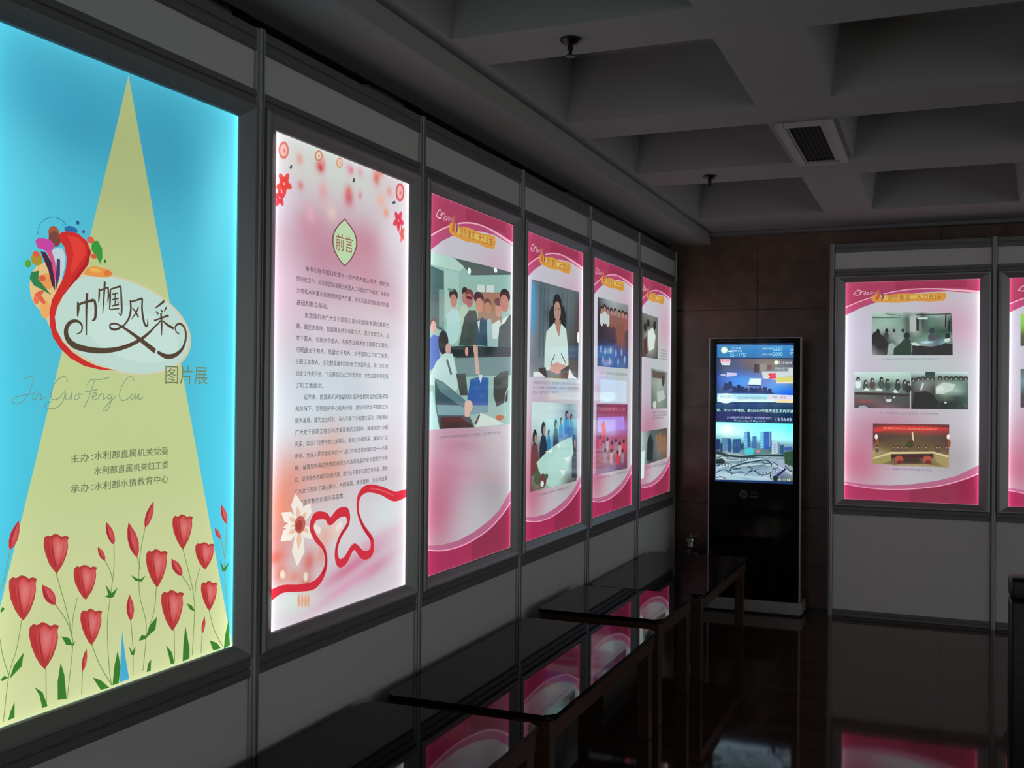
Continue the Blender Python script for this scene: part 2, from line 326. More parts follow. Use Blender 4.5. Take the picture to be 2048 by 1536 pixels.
 [3,"p",3832364,[313,-685,343,-698,362,-717,329,-716]],
 [4,"p",3832364,[391,-649,400,-717,373,-722,378,-685]],
 [5,"p",3832364,[-190,-567,-167,-576,-157,-594,-176,-589]],
 [6,"p",3832364,[-150,-584,-153,-594,-162,-596]],
 [4,"p",3832364,[-350,-622,-340,-616,-329,-622,-345,-626]],
 [4,"p",3832364,[-60,-476,-41,-499,-22,-489,-35,-509,-49,-509,-63,-502,-52,-501]],
 [3,"p",3832364,[21,-467,44,-479,53,-482,71,-476,57,-489,36,-483]],
 [3,"p",3832364,[221,-571,240,-579,255,-598,234,-589]],
 [5,"p",3832364,[49,-629,59,-617,79,-624,73,-630]],
 [5,"p",3832364,[352,-479,370,-504,392,-490,379,-511,364,-513]],
 [3,"p",3832364,[15,-632,28,-650,40,-640,34,-660,25,-657]],
 [2,"p",3832364,[-352,-480,-347,-474,-340,-478,-349,-485]],
 [5,"p",4631245,[-6,-594,6,-659,19,-713,-12,-713,-10,-655]],
 [3,"f",11024952,13126732,[-241,-346,-233,-341,-224,-344,-212,-340,-202,-343,-193,-349,-182,-348,-172,-352,-175,-360,-174,-374,-178,-391,-187,-408,-197,-420,-205,-428,-214,-419,-227,-402,-237,-380,-242,-362],[-205,-377]],
 [4,"f",13257804,14187642,[-217,-351,-205,-346,-193,-356,-185,-355,-183,-374,-190,-394,-202,-409,-213,-394,-219,-371],[-201,-374]],
 [5,"f",12335676,11153972,[-239,-352,-229,-348,-223,-371,-218,-393,-208,-421,-225,-402,-236,-377],[-227,-382]],
 [5,"f",12996174,13789286,[-188,-353,-175,-357,-176,-375,-183,-393,-197,-417,-186,-383],[-182,-376]],
 [6,"p",10498096,[-219,-353,-216,-372,-211,-394,-206,-419,-208,-419,-215,-396,-220,-371]],
 [3,"f",11024952,13126732,[-331,-422,-322,-416,-313,-420,-301,-416,-290,-419,-281,-426,-270,-425,-259,-430,-262,-439,-261,-454,-265,-472,-274,-492,-285,-505,-293,-512,-303,-503,-316,-484,-327,-460,-331,-438],[-293,-456]],
 [4,"f",13257804,14187642,[-306,-428,-294,-422,-281,-434,-273,-433,-271,-454,-278,-476,-291,-492,-302,-475,-307,-450],[-290,-453]],
 [5,"f",12335676,11153972,[-328,-428,-318,-424,-312,-449,-307,-474,-296,-505,-314,-484,-326,-456],[-316,-462]],
 [5,"f",12996174,13789286,[-275,-431,-263,-435,-263,-456,-270,-475,-285,-501,-274,-464],[-270,-456]],
 [6,"p",10498096,[-308,-430,-305,-450,-300,-476,-294,-503,-297,-502,-304,-477,-308,-450]],
 [4,"f",11024952,13126732,[-277,-530,-267,-524,-257,-529,-244,-525,-232,-530,-221,-538,-209,-537,-197,-542,-201,-552,-199,-568,-204,-587,-214,-607,-226,-620,-235,-628,-246,-617,-260,-596,-272,-570,-278,-547],[-235,-568]],
 [5,"f",13257804,14187642,[-249,-538,-236,-533,-221,-546,-213,-545,-210,-568,-218,-590,-232,-606,-245,-588,-251,-561],[-231,-565]],
 [6,"f",12335676,11153972,[-274,-536,-263,-533,-256,-560,-251,-586,-238,-620,-258,-596,-271,-566],[-261,-572]],
 [6,"f",12996174,13789286,[-215,-543,-201,-548,-202,-570,-210,-590,-226,-616,-214,-578],[-209,-569]],
 [7,"p",10498096,[-251,-539,-248,-562,-243,-588,-236,-618,-239,-617,-247,-589,-252,-561]],
 [5,"f",11024952,13126732,[-156,-425,-148,-420,-140,-423,-128,-420,-117,-423,-108,-429,-98,-428,-87,-432,-91,-439,-90,-452,-94,-467,-102,-483,-113,-493,-120,-500,-130,-492,-142,-476,-153,-456,-157,-438],[-120,-453]],
 [6,"f",13257804,14187642,[-133,-430,-121,-425,-108,-435,-101,-435,-99,-452,-105,-470,-118,-483,-129,-469,-134,-448],[-117,-451]],
 [7,"f",12335676,11153972,[-154,-430,-145,-426,-138,-447,-134,-468,-123,-494,-140,-476,-152,-453],[-142,-457]],
 [7,"f",12996174,13789286,[-103,-433,-91,-436,-92,-453,-98,-469,-113,-490,-102,-460],[-98,-453]],
 [8,"p",10498096,[-134,-431,-131,-448,-127,-469,-121,-492,-124,-491,-130,-470,-135,-448]],
 [3,"f",11024952,13126732,[-135,-527,-127,-522,-119,-526,-108,-522,-98,-526,-90,-532,-80,-531,-70,-536,-73,-543,-72,-557,-76,-572,-84,-589,-94,-600,-101,-606,-110,-598,-121,-581,-131,-560,-136,-541],[-101,-558]],
 [4,"f",13257804,14187642,[-112,-532,-101,-528,-90,-539,-83,-538,-81,-557,-87,-575,-99,-589,-109,-574,-114,-552],[-98,-555]],
 [5,"f",12335676,11153972,[-132,-532,-124,-529,-118,-551,-114,-573,-103,-600,-120,-581,-130,-556],[-122,-562]],
 [5,"f",12996174,13789286,[-85,-536,-73,-540,-74,-558,-80,-575,-94,-597,-84,-565],[-80,-558]],
 [6,"p",10498096,[-114,-534,-111,-552,-107,-574,-102,-598,-104,-598,-110,-575,-115,-552]],
 [3,"f",11024952,13126732,[165,-348,174,-342,184,-346,197,-341,208,-344,218,-350,230,-349,241,-353,238,-361,239,-375,234,-392,225,-410,213,-423,205,-431,194,-422,181,-405,169,-383,164,-363],[205,-378]],
 [4,"f",13257804,14187642,[191,-352,204,-347,218,-357,226,-356,229,-376,221,-396,208,-412,196,-396,190,-373],[209,-375]],
 [5,"f",12335676,11153972,[168,-353,178,-349,185,-372,190,-396,202,-424,183,-405,170,-379],[181,-384]],
 [5,"f",12996174,13789286,[224,-354,237,-357,237,-377,229,-395,213,-420,225,-385],[230,-377]],
 [6,"p",10498096,[190,-354,193,-373,198,-397,204,-422,201,-421,194,-398,189,-373]],
 [4,"f",11024952,13126732,[253,-427,262,-423,271,-426,284,-423,296,-426,305,-432,317,-431,328,-435,325,-441,326,-453,322,-466,312,-480,300,-490,292,-496,282,-488,268,-474,257,-456,252,-440],[292,-454]],
 [5,"f",13257804,14187642,[279,-432,292,-428,305,-437,313,-437,316,-453,308,-469,295,-481,283,-468,277,-449],[296,-451]],
 [6,"f",12335676,11153972,[256,-432,266,-429,273,-448,278,-467,289,-490,270,-474,258,-453],[268,-457]],
 [6,"f",12996174,13789286,[311,-435,324,-438,324,-454,316,-468,300,-487,312,-460],[317,-454]],
 [7,"p",10498096,[277,-433,280,-449,285,-468,291,-489,288,-488,281,-469,276,-449]],
 [4,"f",11024952,13126732,[72,-423,81,-417,90,-421,103,-416,115,-420,124,-426,136,-425,148,-430,144,-438,145,-454,141,-472,131,-491,120,-504,112,-512,101,-502,88,-484,76,-460,71,-439],[112,-456]],
 [5,"f",13257804,14187642,[98,-428,111,-423,125,-434,133,-433,135,-454,128,-475,114,-492,102,-475,96,-450],[115,-453]],
 [6,"f",12335676,11153972,[74,-428,85,-424,92,-449,97,-474,109,-505,90,-484,77,-456],[87,-462]],
 [6,"f",12996174,13789286,[130,-431,144,-435,143,-455,136,-475,120,-500,132,-464],[136,-455]],
 [7,"p",10498096,[96,-430,99,-450,104,-475,111,-502,108,-502,101,-477,95,-450]],
 [4,"f",11024952,13126732,[127,-532,137,-526,147,-531,161,-526,174,-531,184,-538,197,-538,210,-543,205,-552,207,-569,202,-588,192,-609,179,-622,170,-631,159,-620,144,-599,132,-573,126,-550],[170,-570]],
 [5,"f",13257804,14187642,[155,-540,170,-534,184,-547,193,-546,196,-569,188,-592,173,-609,160,-590,154,-563],[174,-567]],
 [6,"f",12335676,11153972,[130,-539,141,-535,149,-562,154,-589,167,-623,146,-600,133,-569],[144,-575]],
 [6,"f",12996174,13789286,[190,-544,205,-548,204,-571,196,-592,179,-618,192,-579],[197,-570]],
 [7,"p",10498096,[153,-541,157,-564,162,-591,169,-620,166,-620,158,-592,152,-563]],
 [3,"f",11024952,13126732,[277,-532,285,-527,293,-531,305,-527,314,-530,323,-536,333,-536,343,-540,340,-547,341,-560,337,-575,329,-590,319,-601,312,-607,303,-600,291,-583,281,-563,276,-546],[312,-561]],
 [4,"f",13257804,14187642,[300,-537,311,-533,323,-543,330,-542,332,-560,326,-577,314,-591,304,-576,299,-556],[315,-558]],
 [5,"f",12335676,11153972,[280,-537,288,-534,295,-555,299,-576,309,-602,293,-584,282,-560],[291,-565]],
 [5,"f",12996174,13789286,[328,-540,340,-544,339,-561,332,-577,319,-598,329,-568],[333,-561]],
 [6,"p",10498096,[298,-538,301,-556,305,-577,311,-600,308,-599,302,-578,298,-555]],
 [4,"f",12205634,13655134,[-244,-445,-244,-457,-241,-471,-231,-484,-219,-492,-208,-495,-206,-485,-210,-471,-220,-459,-233,-451],[-228,-470]],
 [5,"p",10760760,[-244,-445,-244,-457,-240,-471,-230,-484,-208,-495,-226,-476,-235,-460]],
 [4,"f",12205634,13655134,[-61,-331,-62,-343,-60,-357,-53,-372,-44,-382,-36,-387,-32,-378,-35,-363,-42,-349,-53,-338],[-50,-359]],
 [5,"p",10760760,[-61,-331,-62,-343,-60,-357,-53,-371,-36,-387,-49,-365,-55,-348]],
 [5,"f",12205634,13655134,[-86,-385,-86,-393,-83,-403,-77,-412,-69,-418,-63,-421,-62,-414,-65,-405,-71,-396,-79,-390],[-75,-403]],
 [6,"p",10760760,[-86,-385,-85,-393,-83,-403,-77,-412,-63,-421,-74,-407,-80,-396]],
 [4,"f",12205634,13655134,[11,-340,7,-358,8,-380,16,-402,29,-419,41,-428,47,-414,46,-392,36,-370,22,-353],[24,-384]],
 [5,"p",10760760,[11,-340,8,-358,9,-380,17,-402,41,-428,24,-393,17,-366]],
 [3,"f",12205634,13655134,[96,-298,84,-308,72,-322,65,-338,64,-352,67,-360,79,-353,90,-339,96,-323,96,-309],[80,-329]],
 [4,"p",10760760,[96,-298,84,-309,72,-323,66,-338,67,-360,76,-334,85,-316]],
 [4,"f",12205634,13655134,[162,-448,162,-460,166,-474,177,-486,190,-495,202,-498,204,-488,199,-475,188,-462,174,-454],[180,-473]],
 [5,"p",10760760,[162,-448,163,-460,167,-474,178,-486,202,-498,182,-479,172,-464]],
 [3,"f",12205634,13655134,[17,-512,11,-524,7,-539,9,-554,15,-568,23,-576,30,-567,33,-552,30,-536,23,-522],[18,-544]],
 [4,"p",10760760,[17,-512,12,-524,8,-539,10,-555,23,-576,17,-550,17,-531]],
 [3,"f",12205634,13655134,[-116,-610,-122,-618,-128,-630,-130,-642,-130,-652,-127,-659,-121,-653,-116,-642,-114,-629,-115,-618],[-122,-634]],
 [4,"p",10760760,[-116,-610,-122,-619,-128,-630,-130,-642,-127,-659,-124,-639,-120,-624]],
 [3,"f",12205634,13655134,[293,-617,287,-625,282,-636,280,-647,281,-657,283,-662,289,-657,294,-646,296,-635,294,-625],[288,-640]],
 [4,"p",10760760,[293,-617,288,-625,282,-636,280,-647,283,-662,285,-644,289,-630]],
 [3,"f",12205634,13655134,[-308,-300,-318,-310,-328,-323,-333,-339,-333,-352,-329,-360,-320,-354,-310,-340,-306,-324,-306,-310],[-320,-330]],
 [4,"p",10760760,[-308,-300,-317,-310,-327,-324,-332,-339,-329,-360,-323,-335,-316,-317]],
 [4,"f",12205634,13655134,[355,-331,354,-343,355,-357,361,-370,370,-381,379,-386,382,-377,381,-363,374,-350,364,-339],[366,-359]],
 [5,"p",10760760,[355,-331,354,-343,355,-356,362,-370,379,-386,366,-364,360,-348]],
 [5,"f",12205634,13655134,[330,-391,330,-398,333,-407,339,-415,347,-421,353,-424,355,-418,352,-409,345,-401,337,-395],[341,-407]],
 [6,"p",10760760,[330,-391,331,-398,333,-407,339,-415,353,-424,342,-411,336,-401]],
]
ART['preface'] = [
 [0,"b",13485260,[[-123,679,374,122,0,13555406,0.9],[-366,509,91,76,0,14079202,0.8],[-135,405,290,158,0,12354712,0.9],[118,462,162,87,0,12877972,0.8],[-222,478,76,51,0,13140630,0.6],[140,362,204,88,20,13143198,0.7],[-339,266,109,117,0,14465744,0.8],[74,168,196,82,0,13415618,0.7],[306,541,100,138,15,14603484,0.8],[-108,-73,374,158,0,12900062,0.95],[-316,-116,119,135,0,14212836,0.7],[231,-50,138,218,0,14870764,0.7],[-78,-242,108,144,0,13808298,0.85],[-233,-280,116,92,0,14196882,0.6],[-328,-318,103,117,0,14584950,0.85],[-357,-450,123,97,0,14053468,0.8],[-56,-463,230,98,0,14080216,0.7],[40,-599,250,30,-12,13394056,0.8],[199,-534,168,26,-12,14060720,0.7],[3,-658,228,22,-12,14194358,0.8],[201,-628,126,32,-12,13266582,0.6],[-283,-646,138,54,0,14082780,0.9],[261,-447,130,85,0,14082786,0.7],[-283,666,20,19,0,14587532,0.9],[-173,667,26,22,0,13515836,0.9],[-166,661,12,10,0,11674672,0.9],[-153,678,11,22,0,14844542,0.9],[1,692,23,20,0,14325428,0.9],[68,697,21,18,0,14327984,0.9],[176,698,26,28,0,14046274,0.9],[200,716,28,12,0,14582376,0.9],[-277,588,17,16,0,13529200,0.9],[-154,592,28,32,0,14590118,0.9],[-2,600,32,33,0,13387358,0.9],[-1,620,17,18,0,14052964,0.9],[70,620,13,14,0,14317198,0.9],[207,626,36,30,0,14856864,0.9],[265,667,22,18,0,14849676,0.9],[245,590,19,18,0,14849644,0.9],[15,692,12,11,0,14052964,0.9],[-102,534,32,26,0,14861502,0.9],[-223,515,30,34,0,14461630,0.9],[-357,-364,51,48,0,14847088,0.85],[-383,-510,51,24,0,14049354,0.85],[-359,-560,41,33,0,14184532,0.85],[-211,-548,45,44,0,13787218,0.85],[-289,-581,47,24,0,14583916,0.85],[-228,-608,45,25,0,13527128,0.85],[-117,-477,52,38,0,14723734,0.85],[-64,-462,42,32,0,15254708,0.85],[-107,-271,83,83,0,14196878,0.85],[-142,-537,35,38,0,14063234,0.85]]],
 [1,"f",13528680,14189180,[-339,680,-341,670,-347,660,-355,653,-365,649,-375,649,-384,653,-389,660,-391,669,-390,679,-384,689,-376,696,-366,701,-356,701,-348,697,-342,690],[-366,675]],
 [2,"f",14594726,14594726,[-348,678,-350,671,-353,665,-359,660,-365,657,-372,657,-378,659,-381,664,-383,671,-382,678,-378,685,-372,690,-366,693,-359,693,-354,690,-350,685],[-366,675]],
 [3,"f",14594726,13528680,[-354,676,-355,672,-357,669,-359,666,-363,665,-366,665,-369,666,-371,669,-372,672,-371,676,-369,679,-366,682,-363,683,-360,683,-357,682,-355,679],[-363,674]],
 [1,"f",12485224,13145724,[-158,703,-160,696,-164,689,-172,684,-180,681,-189,680,-196,683,-201,687,-202,693,-201,700,-196,706,-189,712,-181,715,-172,715,-165,713,-160,709],[-180,698]],
 [2,"f",14600372,14600372,[-166,701,-167,696,-170,692,-175,688,-180,686,-186,686,-191,687,-194,690,-195,695,-194,700,-191,704,-186,708,-181,710,-175,710,-170,708,-167,705],[-180,698]],
 [3,"f",14600372,12485224,[-171,699,-171,697,-173,694,-175,692,-178,691,-181,691,-184,692,-185,694,-186,696,-185,698,-184,701,-181,702,-178,704,-175,704,-173,703,-171,701],[-178,698]],
 [1,"f",13538932,14199432,[-40,705,-41,698,-46,692,-52,687,-60,684,-67,684,-74,686,-78,691,-80,697,-79,703,-74,710,-68,715,-60,718,-53,718,-46,716,-42,711],[-60,701]],
 [2,"f",14730416,14730416,[-47,704,-48,699,-50,695,-55,691,-60,689,-65,689,-69,691,-72,694,-73,698,-72,703,-70,707,-65,711,-60,712,-55,713,-51,711,-48,708],[-60,701]],
 [3,"f",14730416,13538932,[-51,702,-52,700,-53,697,-55,696,-58,695,-60,694,-63,695,-64,697,-65,699,-64,702,-63,704,-61,706,-58,706,-56,707,-53,706,-52,704],[-58,700]],
 [1,"f",13522016,14182516,[375,685,372,671,366,659,356,650,344,646,331,646,321,651,314,661,311,673,314,686,320,699,330,708,342,712,354,712,365,707,372,697],[343,679]],
 [2,"f",14854822,14854822,[364,683,362,673,358,665,351,659,343,656,335,656,328,660,324,667,322,675,323,684,328,693,334,699,342,702,350,702,357,698,362,692],[343,679]],
 [3,"f",14854822,13522016,[357,680,356,675,354,671,350,668,346,666,342,666,339,668,336,672,335,676,336,681,338,685,342,688,346,690,350,690,353,688,356,684],[346,678]],
 [1,"f",14570062,13644848,[-321,573,-329,567,-341,565,-348,563,-350,557,-353,546,-360,539,-368,543,-372,552,-374,558,-381,557,-392,554,-400,558,-398,567,-388,574,-383,579,-385,585,-389,594,-387,603,-377,605,-368,600,-362,598,-357,603,-348,611,-338,613,-335,605,-338,594,-340,588,-334,585,-325,581],[-362,577]],
 [2,"e",15240320,[-361.5,577.2,6.3,5.8,0]],
 [2,"f",14175320,13250106,[-364,513,-371,511,-378,515,-383,517,-387,513,-393,506,-400,505,-403,511,-401,520,-399,525,-404,527,-411,530,-414,536,-408,541,-400,543,-394,544,-393,549,-391,558,-386,563,-380,560,-376,553,-374,548,-369,550,-360,552,-354,549,-356,542,-363,536,-367,532,-365,527,-362,520],[-384,533]],
 [3,"e",15104120,[-383.6,533.1,4.8,4.6,0]],
 [1,"f",14307942,13382728,[374,571,367,565,355,563,348,562,346,555,342,544,335,537,327,541,323,551,321,558,314,556,302,554,294,558,297,567,306,575,312,580,309,586,305,596,308,606,317,607,327,602,333,599,338,604,348,612,357,614,360,606,357,594,355,588,361,585,371,580],[334,577]],
 [2,"e",15499916,[333.6,577.2,6.5,6.2,0]],
 [2,"f",14447212,13521998,[377,515,373,512,367,515,364,517,361,512,358,504,353,502,350,508,351,518,351,524,348,525,342,528,339,534,342,541,348,544,352,546,352,552,352,562,355,568,359,566,362,558,364,553,368,555,374,558,378,556,378,548,374,540,372,535,374,531,378,523],[360,535]],
 [3,"e",14849666,[360.5,535.0,3.3,5.4,0]],
 [1,"e",4608076,[-326.1,635.9,5.5,4.1,0]],
 [2,"e",4608076,[-329.9,630.6,5.5,4.0,0]],
 [1,"e",4608076,[29.8,665.4,6.8,4.5,0]],
 [2,"e",4608076,[27.1,658.9,6.7,4.5,0]],
 [1,"e",4608076,[304.4,637.2,7.8,4.9,0]],
 [2,"e",4608076,[295.6,633.5,7.7,4.8,0]],
 [1,"p",8012362,[-24,530,-8,520,15,509,40,492,54,471,54,449,39,424,17,400,-4,386,-23,374,-43,383,-65,396,-87,416,-98,438,-97,462,-85,484,-60,506,-40,519]],
 [2,"p",12244140,[-24,525,-10,515,11,505,34,489,46,470,46,448,33,425,13,403,-6,389,-23,379,-41,387,-61,399,-81,418,-91,439,-90,462,-79,483,-56,503,-38,515]],
 [3,"t",9851962,"前言",[-76.1,27.2,448.6,53.8]],
 [1,"t",6308440,"总书记在中国妇女第十一次代表大会上强调，做好党",[-247.0,271.1,343.7,17]],
 [1,"t",6308440,"的妇女工作，关系到团结凝聚占我国人口半数的广大妇女，关系到",[-292.0,271.1,308.3,17]],
 [1,"t",6308440,"为党和人民事业发展提供强大力量，关系到巩固党执政的阶级",[-292.0,271.1,273.0,17]],
 [1,"t",6308440,"基础和群众基础。",[-292.0,-118.7,237.6,17]],
 [1,"t",6047064,"部直属机关广大女干部职工是水利改革发展的重要力",[-247.0,271.1,202.2,17]],
 [1,"t",5785944,"量。截至去年底，部直属系统共有职工人，其中女职工人，占",[-292.0,271.1,166.9,17]],
 [1,"t",5524825,"女干部人，处级女干部人，各类专业技术女干部职工工程师，",[-292.0,271.1,131.5,17]],
 [1,"t",5263449,"司局级女干部人，处级女干部人。女干部职工占职工总数，",[-292.0,271.1,96.2,17]],
 [1,"t",5002329,"占职工总数人。水利部直属机关妇女工作委员会，是广大妇女",[-292.0,271.1,60.8,17]],
 [1,"t",4741210,"妇女工作委员会，下设基层妇女工作委员会，女性主要领导担任",[-292.0,271.1,25.4,17]],
 [1,"t",4741210,"了妇工委委员。",[-292.0,-140.4,-9.9,17]],
 [1,"t",4741210,"近年来，部直属机关各级妇女组织在部党组的正确领导",[-247.0,271.1,-45.3,17]],
 [1,"t",4741210,"和关怀下，坚持围绕中心服务大局，团结带领女干部职工为",[-292.0,271.1,-80.7,17]],
 [1,"t",4741210,"服务发展，建功立业成长，深入开展了巾帼建功活动，积极推动",[-292.0,271.1,-116.0,17]],
 [1,"t",4741210,"广大女干部职工在水利改革发展的实践中，展现出的“巾帼",[-292.0,271.1,-151.4,17]],
 [1,"t",4741210,"风采，实现广泛参与的公益事业，展现了巾帼风采，展现出广泛",[-292.0,271.1,-186.7,17]],
 [1,"t",4741210,"参与，为深入贯彻落实党的十八届三中全会和中国妇女十一大精",[-292.0,271.1,-222.1,17]],
 [1,"t",4741210,"神，以更加饱满的热情投身到水利改革发展的女干部职工主题",[-292.0,271.1,-257.5,17]],
 [1,"t",4741210,"实，现特举办巾帼风采图片展，部分女干部职工的工作风采，激励",[-292.0,271.1,-292.8,17]],
 [1,"t",4741210,"广大女干部职工凝心聚力，大胆探索，勇挑重担，为水利改革",[-292.0,271.1,-328.2,17]],
 [1,"t",4741210,"发展谱写新的巾帼风采篇章。",[-292.0,-10.4,-363.6,17]],
 [1,"p",15525080,[-262,-428,-280,-405,-310,-385,-359,-382,-342,-411,-303,-423]],
 [2,"p",14991014,[-262,-428,-275,-416,-294,-405,-321,-400,-307,-415,-285,-423]],
 [3,"p",15525080,[-262,-428,-248,-400,-248,-367,-288,-333,-309,-366,-291,-399]],
 [4,"p",14991014,[-262,-428,-258,-411,-260,-391,-278,-371,-284,-391,-275,-411]],
 [5,"p",15525080,[-262,-428,-227,-417,-199,-399,-207,-368,-253,-379,-264,-403]],
 [6,"p",14991014,[-262,-428,-245,-420,-230,-409,-229,-392,-251,-401,-260,-414]],
 [6,"p",15525080,[-262,-428,-308,-428,-348,-436,-361,-466,-305,-470,-277,-451]],
 [7,"p",14991014,[-262,-428,-287,-430,-310,-436,-322,-451,-293,-450,-274,-440]],
 [8,"p",15525080,[-262,-428,-289,-462,-303,-503,-274,-552,-236,-515,-242,-469]],
 [9,"p",14991014,[-262,-428,-274,-449,-280,-474,-269,-503,-253,-479,-255,-452]],
 [10,"p",15525080,[-262,-428,-255,-451,-235,-472,-185,-482,-189,-453,-223,-437]],
 [11,"p",14991014,[-262,-428,-255,-440,-241,-452,-216,-460,-223,-445,-242,-435]],
 [10,"p",15525080,[-262,-428,-291,-420,-323,-416,-349,-427,-316,-438,-286,-436]],
 [11,"p",14991014,[-262,-428,-279,-425,-298,-423,-315,-428,-295,-432,-277,-431]],
 [12,"e",12477526,[-262.1,-427.9,29.0,26.2,0]],
 [13,"e",10895932,[-265.7,-430.9,16.9,16.6,0]],
 [1,"f",14862516,15262422,[-216,-592,-217,-598,-220,-603,-224,-605,-228,-606,-233,-604,-237,-600,-240,-594,-241,-588,-240,-583,-238,-578,-234,-576,-229,-575,-224,-577,-220,-581,-217,-586],[-229,-590]],
 [1,"f",14857376,15524566,[-332,-567,-333,-573,-336,-577,-341,-579,-348,-579,-354,-577,-359,-573,-362,-568,-364,-562,-363,-557,-359,-552,-354,-550,-348,-550,-342,-552,-337,-556,-333,-561],[-348,-565]],
 [1,"e",14592652,[-264.0,-656.4,7.3,20.7,0]],
 [1,"e",14592652,[-245.8,-659.8,7.4,20.4,0]],
 [1,"e",14592652,[-227.4,-663.1,7.4,20.7,0]],
 [2,"e",14592652,[-212.5,-665.8,7.5,21.0,0]],
 [11,"e",15523540,[-175.2,-448.4,11.5,11.2,0]],
 [12,"e",15523540,[-158.4,-457.4,11.5,11.4,0]],
 [1,"e",15523540,[-50.1,-463.2,12.3,11.5,0]],
 [2,"e",15523540,[-33.8,-454.1,12.4,11.7,0]],
 [14,"s",13512254,[-408.7,-615.7,32.5,-347.0,-606.7,23.3,-258.6,-619.1,22.0,-180.8,-622.7,26.4,-133.9,-598.6,23.0,-115.0,-562.4,14.6,-128.9,-519.2,14.4,-175.9,-479.9,18.3,-199.2,-442.1,22.3,-177.1,-413.2,26.4,-120.3,-417.9,22.6,-93.6,-438.0,24.7,-45.5,-417.2,31.8,4.4,-419.5,29.6,13.5,-455.9,17.2,-33.1,-492.9,14.8,-56.8,-534.8,16.9,-42.5,-574.6,25.4,-1.1,-573.4,27.9,52.1,-536.4,21.8,108.3,-571.2,28.7,162.4,-571.2,29.0,167.7,-528.9,20.1,109.4,-475.9,15.4,76.0,-425.4,13.0,80.9,-374.7,19.8,133.9,-353.5,26.8,226.7,-367.5,29.4,324.4,-396.6,35.2,412.5,-391.5,28.5],1],
 [15,"s",11149360,[-133.9,-598.6,7.2,-115.0,-562.4,5.8,-128.9,-519.2,5.7],1],
 [15,"s",11543602,[13.5,-455.9,5.9,-33.1,-492.9,5.8,-56.8,-534.8,5.8],1],
 [15,"s",11149360,[167.7,-528.9,6.9,109.4,-475.9,5.3,76.0,-425.4,4.5],1],
 [15,"s",14832732,[149.0,-353.3,4.6,226.6,-365.9,6.3,316.0,-392.7,4.8],1],
]
